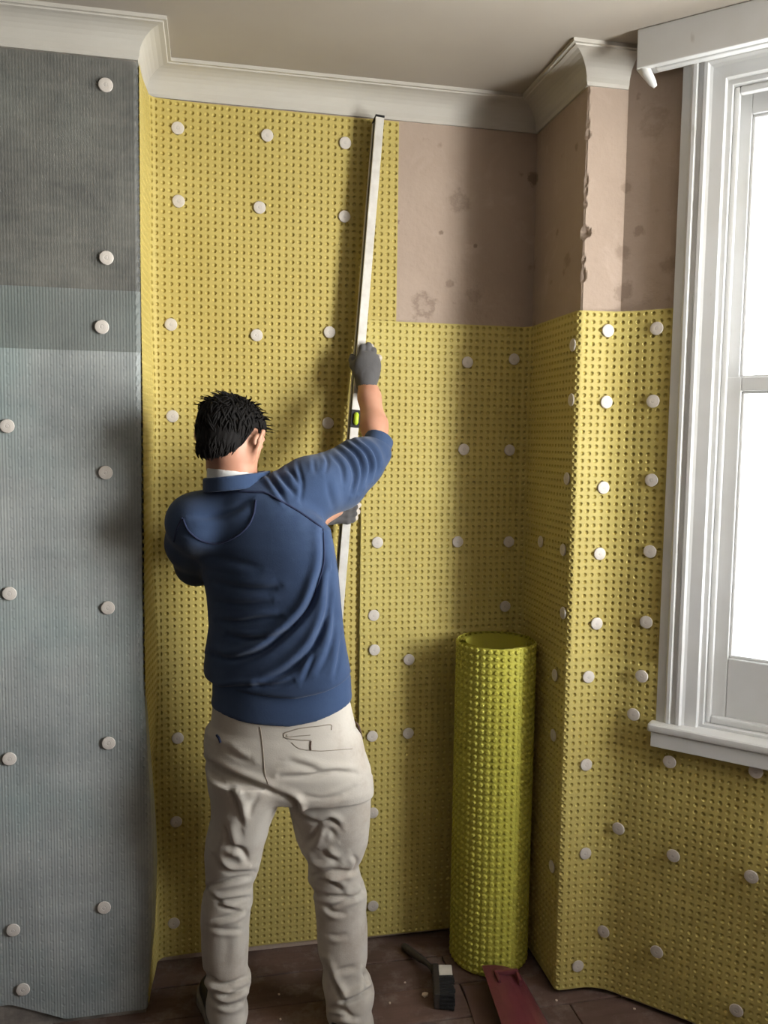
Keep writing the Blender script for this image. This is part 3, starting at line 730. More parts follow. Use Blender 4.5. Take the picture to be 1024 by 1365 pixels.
# ------------------------------------------------------------------ implicit surfaces for the figure
class Grid:
    def __init__(s, lo, hi, h):
        s.lo = np.array(lo, float); s.h = h
        s.n = np.ceil((np.array(hi)-s.lo)/h).astype(int)+1
        s.ax = [(s.lo[k]+h*np.arange(s.n[k])).astype(np.float32) for k in range(3)]
        s.v = np.full(tuple(s.n), 10.0, np.float32)
    def blk(s, lo, hi):
        sl = []
        for k in range(3):
            a = int(max(0, math.floor((lo[k]-s.lo[k])/s.h))); b = int(min(s.n[k], math.ceil((hi[k]-s.lo[k])/s.h)+1)); sl.append(slice(a, max(a, b)))
        return tuple(sl)
    def co(s, sl):
        return s.ax[0][sl[0]][:, None, None], s.ax[1][sl[1]][None, :, None], s.ax[2][sl[2]][None, None, :]
    def add(s, f, lo, hi, k=0.0):
        p = k+3*s.h
        sl = s.blk(np.array(lo)-p, np.array(hi)+p); X, Y, Z = s.co(sl)
        d = np.broadcast_to(f(X, Y, Z), s.v[sl].shape).astype(np.float32)
        a = s.v[sl]
        if k > 0:
            hh = np.clip(0.5+0.5*(a-d)/k, 0, 1); r = a*(1-hh)+d*hh-k*hh*(1-hh)
        else: r = np.minimum(a, d)
        s.v[sl] = r
        return s
    def cut(s, f, k=0.0):       # keep where f < 0
        X, Y, Z = s.co((slice(None),)*3)
        d = np.broadcast_to(f(X, Y, Z), s.v.shape).astype(np.float32)
        if k > 0:
            hh = np.clip(0.5-0.5*(s.v-d)/k, 0, 1); s.v = s.v*(1-hh)+d*hh+k*hh*(1-hh)
        else: s.v = np.maximum(s.v, d)
        return s
    def cap(s, a, b, ra, rb_=None, k=0.01):
        a = np.array(a, float); b = np.array(b, float); rb_ = ra if rb_ is None else rb_
        ab = b-a; L2 = max(float(ab@ab), 1e-9)
        def f(X, Y, Z):
            t = np.clip(((X-a[0])*ab[0]+(Y-a[1])*ab[1]+(Z-a[2])*ab[2])/L2, 0, 1)
            return np.sqrt((X-a[0]-t*ab[0])**2+(Y-a[1]-t*ab[1])**2+(Z-a[2]-t*ab[2])**2)-(ra+(rb_-ra)*t)
        R = max(ra, rb_)
        return s.add(f, np.minimum(a, b)-R, np.maximum(a, b)+R, k)
    def chain(s, pts, rad, k=0.01):
        for i in range(len(pts)-1): s.cap(pts[i], pts[i+1], rad[i], rad[i+1], k)
        return s
    def ell(s, c, r, R=None, k=0.01):
        """ellipsoid; R rows are the local axes"""
        c = np.array(c, float); r = np.array(r, float); R = np.eye(3) if R is None else np.array(R)
        ext = np.sqrt(((R*r[:, None])**2).sum(0))
        def f(X, Y, Z):
            dx, dy, dz = X-c[0], Y-c[1], Z-c[2]
            q = 0
            for i in range(3): q = q+((R[i, 0]*dx+R[i, 1]*dy+R[i, 2]*dz)/r[i])**2
            return (np.sqrt(q)-1)*r.min()
        return s.add(f, c-ext, c+ext, k)
    def loft(s, rows, k=0.01, n=2.3, sh=0.0):
        """rows: (z, x0, x1, cy, half depth front, half depth back) sorted by z"""
        A = np.array(sorted(rows), float); z = A[:, 0]
        wx = sh*(A[:, 2]-A[:, 1]).max()/2
        lo = (A[:, 1].min(), (A[:, 3]-A[:, 5]).min()-wx, z[0]); hi = (A[:, 2].max(), (A[:, 3]+A[:, 4]).max()+wx, z[-1])
        def f(X, Y, Z):
            zc = np.clip(Z, z[0], z[-1]); ip = lambda j: np.interp(zc, z, A[:, j]).astype(np.float32)
            x0, x1, cy, bf_, bb = ip(1), ip(2), ip(3), ip(4), ip(5)
            a = (x1-x0)/2; cx = (x0+x1)/2
            dy = Y-cy+sh*(X-cx)      # the trunk is twisted: its right side sits nearer the room
            b = np.where(dy > 0, bf_, bb)
            q = (np.abs((X-cx)/a)**n+np.abs(dy/b)**n)**(1/n)
            d = (q-1)*np.minimum(a, b)
            dz = np.maximum(z[0]-Z, Z-z[-1])
            return np.maximum(d, dz)
        return s.add(f, lo, hi, k)
    def mesh(s, smooth=0):
        v = s.v; n = v.shape
        ins = v < 0
        c = np.zeros((n[0]-1, n[1]-1, n[2]-1), np.uint8)
        for i in (0, 1):
            for j in (0, 1):
                for k in (0, 1): c += ins[i:n[0]-1+i, j:n[1]-1+j, k:n[2]-1+k]
        act = (c > 0) & (c < 8)
        I, J, K = np.nonzero(act)
        idx = np.full(act.shape, -1, np.int32); idx[I, J, K] = np.arange(len(I))
        P = np.zeros((len(I), 3)); W = np.zeros(len(I))
        corners = [(i, j, k) for i in (0, 1) for j in (0, 1) for k in (0, 1)]
        for a in corners:
            for axis in range(3):
                if a[axis] == 0:
                    b = list(a); b[axis] = 1
                    va = v[I+a[0], J+a[1], K+a[2]]; vb = v[I+b[0], J+b[1], K+b[2]]
                    m_ = (va < 0) != (vb < 0)
                    t = np.where(m_, va/np.where(m_, va-vb, 1), 0)
                    p = np.array(a, float)[None]+np.zeros((len(I), 3)); p[:, axis] += t
                    P += p*m_[:, None]; W += m_
        P = P/W[:, None]+np.stack([I, J, K], 1)
        V = s.lo+P*s.h
        Fs = []
        for axis in range(3):
            o1, o2 = [(1, 2), (2, 0), (0, 1)][axis]
            sl0 = [slice(None)]*3; sl1 = [slice(None)]*3
            sl0[axis] = slice(0, n[axis]-1); sl1[axis] = slice(1, n[axis])
            A = ins[tuple(sl0)]; B = ins[tuple(sl1)]
            ch = A != B
            q = np.array(np.nonzero(ch)).T
            q = q[(q[:, o1] > 0) & (q[:, o2] > 0) & (q[:, o1] < n[o1]-1) & (q[:, o2] < n[o2]-1)]
            flip = A[tuple(q.T)]
            def cid(d1, d2):
                w = q.copy(); w[:, o1] += d1; w[:, o2] += d2
                return idx[tuple(w.T)]
            f = np.stack([cid(-1, -1), cid(0, -1), cid(0, 0), cid(-1, 0)], 1)
            f[~flip] = f[~flip][:, ::-1]
            Fs.append(f)
        Fq = np.concatenate(Fs)
        for _ in range(smooth): V = lap(V, Fq)
        return V, Fq
def lap(V, F, w=0.5):
    S = np.zeros_like(V); N = np.zeros(len(V))
    for a, b in ((0, 1), (1, 2), (2, 3), (3, 0)):
        for d in range(3):
            S[:, d] += np.bincount(F[:, a], V[F[:, b], d], len(V))+np.bincount(F[:, b], V[F[:, a], d], len(V))
        N += np.bincount(F[:, a], minlength=len(V))+np.bincount(F[:, b], minlength=len(V))
    return V*(1-w)+w*S/np.maximum(N, 1)[:, None]
def normals(V, F):
    fn = np.cross(V[F[:, 2]]-V[F[:, 0]], V[F[:, 3]]-V[F[:, 1]])
    N = np.zeros_like(V)
    for k in range(4):
        for d in range(3): N[:, d] += np.bincount(F[:, k], fn[:, d], len(V))
    return N/(np.linalg.norm(N, axis=1)[:, None]+1e-12)
def smooth_poly(pts, n=40):
    P = np.array(pts, float)
    if len(P) < 3:
        t = np.linspace(0, 1, n)[:, None]; return P[0]*(1-t)+P[-1]*t
    Q = np.vstack([2*P[0]-P[1], P, 2*P[-1]-P[-2]]); out = []
    m_ = max(4, n//(len(P)-1))
    for i in range(1, len(Q)-2):
        for t in np.linspace(0, 1, m_, endpoint=False):
            a, b, c, d = Q[i-1], Q[i], Q[i+1], Q[i+2]
            out.append(0.5*((2*b)+(-a+c)*t+(2*a-5*b+4*c-d)*t*t+(-a+3*b-3*c+d)*t**3))
    out.append(P[-1])
    return np.array(out)
def folds(V, F, specs, passes=1):
    """sculpt creases: each spec is (polyline traced on the back of the figure, half width px, depth m, ridge m, side)"""
    N = normals(V, F)
    x, y_ = proj(V); Q = np.stack([x, y_], 1)
    face = np.clip((-(N@CW)+0.05)/0.3, 0, 1)
    D = np.zeros(len(V))
    for pts, w, dep, ridge, side in specs:
        P = smooth_poly(pts, 36)
        sel = (Q[:, 0] > P[:, 0].min()-6*w) & (Q[:, 0] < P[:, 0].max()+6*w) & (Q[:, 1] > P[:, 1].min()-6*w) & (Q[:, 1] < P[:, 1].max()+6*w) & (face > 0)
        ii = np.nonzero(sel)[0]
        if len(ii) == 0: continue
        q = Q[ii]; best = np.full(len(ii), 1e9); sg = np.zeros(len(ii)); tt = np.zeros(len(ii))
        for k in range(len(P)-1):
            a, b = P[k], P[k+1]; ab = b-a; L = ab@ab+1e-9
            t = np.clip(((q-a)@ab)/L, 0, 1); d = q-a-t[:, None]*ab
            dd = np.hypot(d[:, 0], d[:, 1]); u = dd < best
            best[u] = dd[u]; sg[u] = np.sign(ab[0]*d[u, 1]-ab[1]*d[u, 0]); tt[u] = (k+t[u])/(len(P)-1)
        s_ = best*sg*side
        env = np.sin(np.clip(tt, 0.02, 0.98)*math.pi)**0.5
        f = -1.35*dep*np.exp(-(s_/w)**2)+1.3*ridge*np.exp(-((s_-2.1*w)/(1.5*w))**2)
        D[ii] += f*env*face[ii]
    return V+N*D[:, None]

# ---------------------------------------------------------------- the man, seen from behind
YM = 2.13
def R3(x, y_, Y=YM): return pix(x, y_, Y)
def rowz(y_, xa, xb_, cy, bf_, bb):
    xm = (xa+xb_)/2
    return (float(pix(xm, y_, cy)[2]), float(pix(xa, y_, cy)[0]), float(pix(xb_, y_, cy)[0]), cy, bf_, bb)

# head frame: turned to his right and bowed
hy, hp, hr = math.radians(34), math.radians(20), math.radians(4)
Fh = np.array([math.sin(hy)*math.cos(hp), math.cos(hy)*math.cos(hp), -math.sin(hp)])
Rh = np.array([math.cos(hy), -math.sin(hy), 0.0]); Uh = np.cross(Rh, Fh)
Rh, Uh = Rh*math.cos(hr)-Uh*math.sin(hr), Rh*math.sin(hr)+Uh*math.cos(hr)
HCn = pix(309, 581, 2.14)
HR = np.stack([Rh, Fh, Uh])
def hd(r, f, u): return HCn+Rh*r+Fh*f+Uh*u

# limb joints
SR, SL = R3(388, 667, 2.09), R3(262, 694, 2.175)
ER = R3(503, 602, 2.225); WR = R3(490, 512, 2.350)
EL = R3(262, 752, 2.31); WL = R3(425, 692, 2.345)
NECK0 = R3(316, 655, 2.125)

body = Grid((-0.17, 1.90, 0.03), (0.52, 2.47, 1.76), 0.005)
# cranium, face, jaw
body.ell(hd(0, -0.008, 0.008), (0.073, 0.094, 0.080), HR, 0.0)
body.ell(hd(0, 0.034, -0.045), (0.058, 0.062, 0.088), HR, 0.025)
body.cap(hd(-0.038, 0.02, -0.075), hd(-0.012, 0.078, -0.108), 0.024, 0.020, 0.02)
body.cap(hd(0.038, 0.02, -0.075), hd(0.012, 0.078, -0.108), 0.024, 0.020, 0.02)
body.cap(hd(0, 0.088, 0.0), hd(0, 0.112, -0.042), 0.008, 0.013, 0.010)          # nose
body.ell(hd(0, 0.082, -0.078), (0.024, 0.014, 0.010), HR, 0.006)                 # lips
for s_ in (-1, 1):
    body.ell(hd(s_*0.031, 0.082, 0.004), (0.015, 0.010, 0.008), HR, 0.004)       # eyelids
    body.cap(hd(s_*0.014, 0.088, 0.022), hd(s_*0.045, 0.076, 0.022), 0.008, 0.006, 0.008)   # brow
    # ear: helix ring, lobe
    k_ = 1.0 if s_ > 0 else 0.88     # the far ear lies flatter under the hair
    er = [hd(s_*0.078, 0.012, -0.034), hd(s_*0.083, 0.010, -0.006), hd(s_*0.093*k_, -0.006, 0.016), hd(s_*0.102*k_, -0.024, 0.010), hd(s_*0.100*k_, -0.027, -0.014), hd(s_*0.089*k_, -0.014, -0.038), hd(s_*0.078, 0.002, -0.052)]
    body.chain(er, [0.005, 0.005, 0.0055, 0.0055, 0.0055, 0.006, 0.006], 0.004)
    body.ell(hd(s_*0.080, -0.006, -0.014), (0.007, 0.019, 0.026), HR, 0.006)
# neck and trunk inside the clothes
body.cap(R3(309, 606, 2.115), R3(316, 650, 2.13), 0.056, 0.054, 0.02)
body.cap(hd(0, 0.01, -0.06), NECK0+np.array([0.005, 0.03, -0.03]), 0.045, 0.052, 0.02)
trunk = [(R3(312, 705, 2.16), 0.055), (R3(350, 705, 2.13), 0.055), (R3(355, 800), 0.07), (R3(368, 930), 0.07), (R3(376, 1000), 0.07)]
body.chain([t[0] for t in trunk], [t[1] for t in trunk], 0.04)
body.chain([NECK0+np.array([0, 0.02, -0.075]), SR+np.array([0, 0.02, -0.01]), (SR+ER)/2, ER], [0.045, 0.045, 0.042, 0.034], 0.02)
body.chain([NECK0+np.array([0, 0.02, -0.08]), SL+np.array([0.02, 0.01, -0.015]), (SL+EL)/2, EL], [0.045, 0.045, 0.042, 0.036], 0.02)
mid = ER*0.62+WR*0.38+np.array([0.002, 0, 0])
body.chain([ER, mid, ER*0.2+WR*0.8, WR], [0.034, 0.0355, 0.030, 0.026], 0.02)
body.cap(WR, R3(490, 478, 2.385), 0.026, 0.022, 0.01)
mid = EL*0.6+WL*0.4
body.chain([EL, mid, WL], [0.038, 0.038, 0.026], 0.02)
body.cap(WL, R3(450, 680, 2.365), 0.026, 0.018, 0.01)
HIPL, HIPR = R3(330, 1000, 2.13), R3(425, 1000, 2.13)
KL, KR = R3(306, 1165, 2.16), R3(448, 1165, 2.15)
AL, AR = pix(300, 1352, 2.15), pix(462, 1345, 2.11)
for hip, kn, an in ((HIPL, KL, AL), (HIPR, KR, AR)):
    body.chain([hip, (hip+kn)/2, kn, (kn*0.6+an*0.4)+np.array([0, -0.01, 0]), an], [0.060, 0.050, 0.036, 0.036, 0.030], 0.03)
    body.cap((an[0], an[1]-0.005, 0.06), (an[0]+0.01, an[1]+0.15, 0.05), 0.028, 0.024, 0.02)
V, Fq = body.mesh(1)
BASE = (0.19, 2.14, 0.0)
person = link_obj('person', mesh_np('person_body', V, Fq), M_SKIN, None, BASE)
tag(person, 'man seen from behind in a blue sweatshirt and beige trousers holding up the spirit level', 'person')

# hair
hg = Grid(hd(0, 0, 0.02)-0.16, hd(0, 0, 0.02)+0.16, 0.003)
hg.ell(hd(0.003, -0.010, 0.010), (0.077, 0.100, 0.085), HR, 0.0)
hg.ell(hd(-0.012, 0.0, 0.044), (0.064, 0.085, 0.052), HR, 0.02)
hg.ell(hd(0.006, -0.050, -0.038), (0.054, 0.048, 0.066), HR, 0.025)
hg.cap(hd(-0.045, 0.05, 0.074), hd(0.0, 0.06, 0.074), 0.02, 0.02, 0.02)
def hairline(X, Y, Z):
    dx, dy, dz = X-HCn[0], Y-HCn[1], Z-HCn[2]
    r = dx*Rh[0]+dy*Rh[1]+dz*Rh[2]; f = dx*Fh[0]+dy*Fh[1]+dz*Fh[2]; u = dx*Uh[0]+dy*Uh[1]+dz*Uh[2]
    h = np.interp(f, [-0.12, -0.085, -0.055, -0.038, -0.022, 0.0, 0.012, 0.03, 0.06, 0.10], [-0.098, -0.094, -0.066, -0.026, 0.010, 0.016, 0.0, 0.014, 0.045, 0.062])
    h = h+0.0025*np.sin(r*130+f*90)+0.002*np.sin(r*370+1)+0.10*np.clip(r, 0, 0.1)*(f < 0)
    return h-u
hg.cut(hairline, 0.006)
V, Fq = hg.mesh(1)
N = normals(V, Fq)
loc = (V-hd(0.01, -0.03, 0.06))@HR.T
ang = np.arctan2(loc[:, 0], loc[:, 1]); rad = np.linalg.norm(loc, axis=1)
st = np.sin(ang*38+6*np.sin(rad*30)+3*np.sin(ang*7))+0.6*np.sin(ang*83+9*np.sin(rad*22+1))
top = np.clip((loc[:, 2]+0.02)/0.06, 0, 1)
st = st*0.5+np.sin(ang*23+rad*70+4*np.sin(loc[:, 1]*60))
V = V+N*(st*(0.0004+0.0016*top))[:, None]
hair = link_obj('hair', mesh_np('hair', V, Fq), M_HAIR, person)
hair['label'] = 'short black tousled hair'
lk = MB(); r2 = random.Random(11)
def lock(a, b, c, r0):
    P = smooth_poly([a, b, c], 8); lk.tube(P, [r0*(1-0.9*i/(len(P)-1)) for i in range(len(P))], 5)
tuft0 = hd(-0.035, 0.055, 0.088)
for k in range(26):
    a = tuft0+np.array([r2.uniform(-.012, .02), r2.uniform(-.02, .02), r2.uniform(-.01, .008)])
    b = np.array(pix(r2.uniform(268, 282), r2.uniform(534, 541), 2.17)); c = np.array(pix(r2.uniform(263, 271), r2.uniform(541, 554), 2.17))
    lock(a, b, c, r2.uniform(0.0022, 0.0042))
for k in range(150):
    th = r2.uniform(-math.pi, math.pi); el = r2.uniform(0.35, 1.3)
    d = np.array([math.cos(el)*math.sin(th), math.cos(el)*math.cos(th), math.sin(el)])
    p = hd(0, -0.008, 0.012)+(d*np.array([0.081, 0.102, 0.086]))@HR
    tdir = (np.array([math.sin(th+0.6), math.cos(th+0.6), -0.15+r2.uniform(-.1, .3)]))@HR
    nn = d@HR
    lock(p-nn*0.004, p+tdir*0.014+nn*0.002, p+tdir*0.028+nn*r2.uniform(-0.003, 0.004), r2.uniform(0.0016, 0.003))
rad_h = np.array([0.078, 0.101, 0.0865])
for k in range(900):
    u = r2.uniform(-0.35, 0.98); th = r2.uniform(-math.pi, math.pi)
    d = np.array([math.sqrt(1-u*u)*math.sin(th), math.sqrt(1-u*u)*math.cos(th), u]); pts_ = []
    lift = r2.uniform(0.985, 1.03); curl = r2.uniform(-0.5, 0.9)
    for q_ in range(6):
        loc_ = d*rad_h*(lift+0.006*math.sin(q_*0.6)); pts_.append(hd(0.003, -0.010, 0.010)+loc_@HR)
        t1 = np.array([0, 0, -1.0])-d*(-d[2]); t1 /= np.linalg.norm(t1)+1e-6
        t2 = np.cross(d, t1)
        d = d+(t1+t2*curl)*r2.uniform(0.05, 0.11); d /= np.linalg.norm(d)
    e_ = (pts_[-1]-HCn)@HR.T
    hl_ = float(np.interp(e_[1], [-0.12, -0.085, -0.055, -0.038, -0.022, 0.0, 0.012, 0.03, 0.06, 0.10], [-0.098, -0.094, -0.066, -0.026, 0.010, 0.016, 0.0, 0.014, 0.045, 0.062]))
    if e_[2] < hl_-(0.004 if e_[0] < 0.04 else 0.0): continue
    w_ = r2.uniform(0.0022, 0.0042)
    lk.tube(pts_, [w_*0.5, w_, w_, w_*0.8, w_*0.55, w_*0.2], 5)
rad_n = np.array([0.056, 0.0500, 0.0685])
for k in range(420):
    u = r2.uniform(-0.9, 0.6); th = r2.uniform(math.pi*0.45, math.pi*1.55)
    d = np.array([math.sqrt(1-u*u)*math.sin(th), math.sqrt(1-u*u)*math.cos(th), u]); pts_ = []
    lift = r2.uniform(0.985, 1.025); curl = r2.uniform(-0.35, 0.5)
    for q_ in range(6):
        pts_.append(hd(0.006, -0.050, -0.038)+(d*rad_n*lift)@HR)
        t1 = np.array([0, 0, -1.0])-d*(-d[2]); t1 /= np.linalg.norm(t1)+1e-6
        d = d+(t1+np.cross(d, t1)*curl)*r2.uniform(0.05, 0.10); d /= np.linalg.norm(d)
    e_ = (pts_[-1]-HCn)@HR.T
    hl_ = float(np.interp(e_[1], [-0.12, -0.085, -0.055, -0.038, -0.022, 0.0], [-0.100, -0.096, -0.068, -0.028, 0.010, 0.016]))+0.10*max(0, e_[0])
    if e_[2] < hl_-(0.008 if e_[0] < 0.02 else 0.002): continue
    w_ = r2.uniform(0.0018, 0.0034)
    lk.tube(pts_, [w_*0.5, w_, w_, w_*0.8, w_*0.55, w_*0.2], 5)
lk.build('hair_lock', M_HAIR, hair, smooth=True)
# beard along the jaw
bg = Grid(hd(0, 0.03, -0.08)-0.11, hd(0, 0.03, -0.08)+0.11, 0.004)
bg.ell(hd(0, 0.036, -0.062), (0.0605, 0.064, 0.075), HR, 0.0)
bg.cap(hd(-0.038, 0.02, -0.075), hd(-0.012, 0.078, -0.108), 0.026, 0.023, 0.02); bg.cap(hd(0.038, 0.02, -0.075), hd(0.012, 0.078, -0.108), 0.026, 0.023, 0.02)
def bline(X, Y, Z):
    dx, dy, dz = X-HCn[0], Y-HCn[1], Z-HCn[2]
    f = dx*Fh[0]+dy*Fh[1]+dz*Fh[2]; u = dx*Uh[0]+dy*Uh[1]+dz*Uh[2]
    return np.maximum(u+0.066-0.1*np.clip(0.05-f, 0, 0.2), 0.012-f)
bg.cut(bline, 0.004)
V, Fq = bg.mesh(1)
link_obj('beard', mesh_np('beard', V, Fq), M_BEARD, person)

# ---------------------------------------------------------------- sweatshirt
H = 0.0042
sw = Grid((-0.16, 1.88, 0.84), (0.54, 2.42, 1.70), H)
rows = [rowz(y_, a, b, cy, bf_, bb) for y_, a, b, cy, bf_, bb in [
    (935, 276, 460, 2.13, .115, .125), (915, 272, 462, 2.13, .12, .135), (896, 271, 462, 2.13, .12, .135), (870, 274, 457, 2.13, .12, .13), (840, 278, 452, 2.13, .12, .125), (800, 275, 448, 2.13, .125, .125),
    (757, 266, 444, 2.13, .13, .13), (725, 256, 439, 2.13, .125, .13), (700, 252, 434, 2.13, .115, .122), (680, 256, 416, 2.13, .10, .11), (664, 268, 392, 2.13, .085, .095), (652, 284, 365, 2.13, .075, .082), (642, 292, 352, 2.13, .06, .06)]]
sw.loft(rows, 0.0, sh=0.48)
sw.ell(R3(268, 700, 2.155), (0.075, 0.085, 0.075), None, 0.04)
sw.cap(R3(302, 674, 2.135), R3(258, 693, 2.165), 0.052, 0.060, 0.02)
sw.chain([SL+np.array([0.0, 0, -0.008]), SL*0.5+EL*0.5+np.array([-.012, 0, 0.0]), EL], [0.074, 0.064, 0.056], 0.03)
sw.chain([EL, EL*0.6+WL*0.4], [0.055, 0.046], 0.02)
sleeve = [R3(378, 668, 2.095), R3(415, 652, 2.12), R3(450, 640, 2.16), R3(478, 618, 2.195), R3(499, 604, 2.218)]
sw.chain(sleeve, [0.078, 0.079, 0.075, 0.063, 0.047], 0.03)
# raised collar band
zr = lambda x: 0
V0, F0 = None, None
pxr = np.array([[272, 929], [284, 928], [340, 926], [390, 924], [430, 912], [462, 898], [475, 892]], float)
rt = np.array([pix(a, b, 2.02) for a, b in pxr])
sw.cut(lambda X, Y, Z: np.interp(X, rt[:, 0], rt[:, 2]-0.006).astype(np.float32)-Z, 0.012)
V, Fq = sw.mesh(1)
SWF = [
    ([(431,704),(432,746),(426,772),(413,807),(391,834),(353,865),(327,876),(304,879),(285,874)], 4.5, .0110, .0080, 1),
    ([(441,765),(438,812),(426,847),(410,871),(382,895),(345,912)], 4.5, .0110, .0070, 1),
    ([(447,800),(446,840),(438,870),(425,896)], 3.5, .005, .003, 1),
    ([(456,850),(452,880),(446,903)], 3.0, .004, .003, 1),
    ([(420,870),(412,890),(404,908)], 3.0, .003, .003, 1),
    ([(291,828),(317,829),(345,825),(374,823)], 3.5, .005, .004, -1),
    ([(305,848),(330,852),(353,850),(376,844)], 3.5, .006, .004, -1),
    ([(284,776),(320,784),(353,786),(372,783)], 4.5, .004, .003, -1),
    ([(290,802),(320,806),(360,803)], 4.0, .003, .003, -1),
    ([(287,920),(320,916),(366,914),(390,908)], 3.0, .005, .005, -1),
    ([(256,688),(282,688),(310,680),(330,668)], 4.5, .004, .003, 1),
    ([(262,740),(300,746),(345,756)], 5, .003, .002, 1),
    # shoulder puckers
    ([(356,630),(368,648),(383,672)], 2.8, .0065, .004, 1), ([(370,631),(381,644),(394,660)], 2.8, .006, .004, 1), ([(384,625),(392,634),(399,648)], 2.6, .005, .004, 1),
    ([(397,618),(403,643),(401,668)], 2.6, .005, .003, 1), ([(432,604),(437,616),(434,630)], 2.4, .004, .003, 1), ([(418,612),(420,630)], 2.4, .003, .002, 1),
    # sleeve bunched above the elbow
    ([(449,598),(466,613),(473,634),(468,657)], 2.6, .007, .005, -1), ([(458,592),(477,608),(483,630),(477,655)], 2.6, .008, .006, -1), ([(468,587),(488,604),(494,624),(486,646)], 2.5, .008, .006, -1), ([(478,585),(497,600),(503,619),(497,638)], 2.4, .006, .004, -1),
    ([(442,606),(455,622),(458,645)], 2.6, .004, .003, -1), ([(446,680),(440,660),(436,640)], 4, .003, .002, 1),
]
V = folds(V, Fq, SWF)
sweat = link_obj('sweatshirt', mesh_np('sweatshirt', V, Fq), M_SWEAT, person)
sweat['label'] = 'faded blue raglan sweatshirt with pushed-up sleeves'
bvh = BVHTree.FromPolygons([tuple(v) for v in V], Fq.tolist())
def on_surf(b, x, y_, lift):
    d = Vector(CW + CR*(x-512)/F_PX - CU*(y_-682.5)/F_PX).normalized()
    h = b.ray_cast(Vector(EYEP), d)
    if h[0] is None: return None
    return h[0]-d*lift
def seam(pts, r, mat, parent, b, name='seam', lift=0.0005, n=60):
    P = [on_surf(b, x, y_, lift) for x, y_ in smooth_poly(pts, n)]
    P = [p for p in P if p is not None]
    if len(P) > 2: MB().tube(P, r, 6).build(name, mat, parent, smooth=True)
seam([(244,692),(251,707),(265,719),(281,724),(294,724),(313,716),(329,703),(338,686),(341,666)], 0.0029, M_SEAM, sweat, bvh)
seam([(243,690),(236,705),(232,722)], 0.0028, M_SEAM, sweat, bvh)
seam([(318,655),(340,656),(354,657),(373,667),(399,682),(429,703)], 0.0029, M_SEAM, sweat, bvh)
seam([(431,705),(432,746),(426,772),(413,807),(391,834)], 0.0018, M_SEAM, sweat, bvh)
# waistband rib
wr = Grid((-0.06, 1.90, 0.80), (0.42, 2.36, 1.08), 0.004)
wr.loft([rowz(y_, a, b, 2.13, .112, bb) for y_, a, b, bb in [(1000, 278, 472, .122), (966, 279, 468, .122), (950, 280, 467, .124), (930, 283, 464, .125), (895, 283, 462, .122), (880, 284, 458, .12)]], sh=0.32)
pb = np.array([pix(a, b, 2.02) for a, b in [(270, 966), (280, 967), (330, 970), (384, 967), (420, 957), (467, 938), (480, 931)]])
wr.cut(lambda X, Y, Z: np.interp(X, pb[:, 0], pb[:, 2]).astype(np.float32)-Z, 0.004)
V, Fq = wr.mesh(1)
link_obj('waistband', mesh_np('waistband', V, Fq), M_RIB, sweat)
bw_ = BVHTree.FromPolygons([tuple(v) for v in V], Fq.tolist())
# collar: ribbed neckband
CC = R3(316, 647, 2.135)
cg = Grid(CC-0.13, CC+0.13, 0.003)
def ring(X, Y, Z):
    # tilted torus-like band round the neck base
    dx, dy = X-CC[0], Y-CC[1]; zz = Z-(CC[2]+0.010+0.12*dx-0.02*dy)
    q = np.sqrt((dx/0.076)**2+(dy/0.078)**2); d = (q-1)*0.076
    return np.maximum(np.abs(d)-0.006, np.abs(zz)-0.015)-0.003
cg.add(ring, CC-0.12, CC+0.12)
V, Fq = cg.mesh(2)
link_obj('neckband', mesh_np('neckband', V, Fq), M_RIB, sweat)
# white tee just showing inside the neckband
tg = Grid(CC-0.12, CC+0.12, 0.003)
def ring2(X, Y, Z):
    dx, dy = X-CC[0], Y-CC[1]; zz = Z-(CC[2]+0.022-0.10*dx-0.02*dy)
    q = np.sqrt(((dx+0.006)/0.066)**2+((dy+0.004)/0.066)**2); d = (q-1)*0.066
    return np.maximum(np.abs(d)-0.002, np.abs(zz)-0.014)-0.001
tg.add(ring2, CC-0.11, CC+0.11)
V, Fq = tg.mesh(1)
link_obj('tee_shirt_collar', mesh_np('tee_shirt_collar', V, Fq), M_WHITE, person)
# sleeve cuffs
def cuff(c, axis, r0, r1, half, parent):
    c = np.array(c, float); z = np.array(axis, float); z /= np.linalg.norm(z)
    g = Grid(c-0.09, c+0.09, 0.003)
    g.cap(c-z*half*2, c+z*half*2, r0, r1, 0.0)
    g.cut(lambda X, Y, Z: np.abs((X-c[0])*z[0]+(Y-c[1])*z[1]+(Z-c[2])*z[2])-half, 0.004)
    V, Fq = g.mesh(2)
    link_obj('cuff', mesh_np('cuff', V, Fq), M_RIB, parent)
c0 = R3(503, 592, 2.23); fa = (WR-ER)/np.linalg.norm(WR-ER)
cuff(c0, fa*0.8+np.array([0.42, 0.0, 0.1]), 0.0425, 0.0395, 0.021, sweat)
cuff(EL*0.55+WL*0.45, WL-EL, 0.045, 0.043, 0.02, sweat)

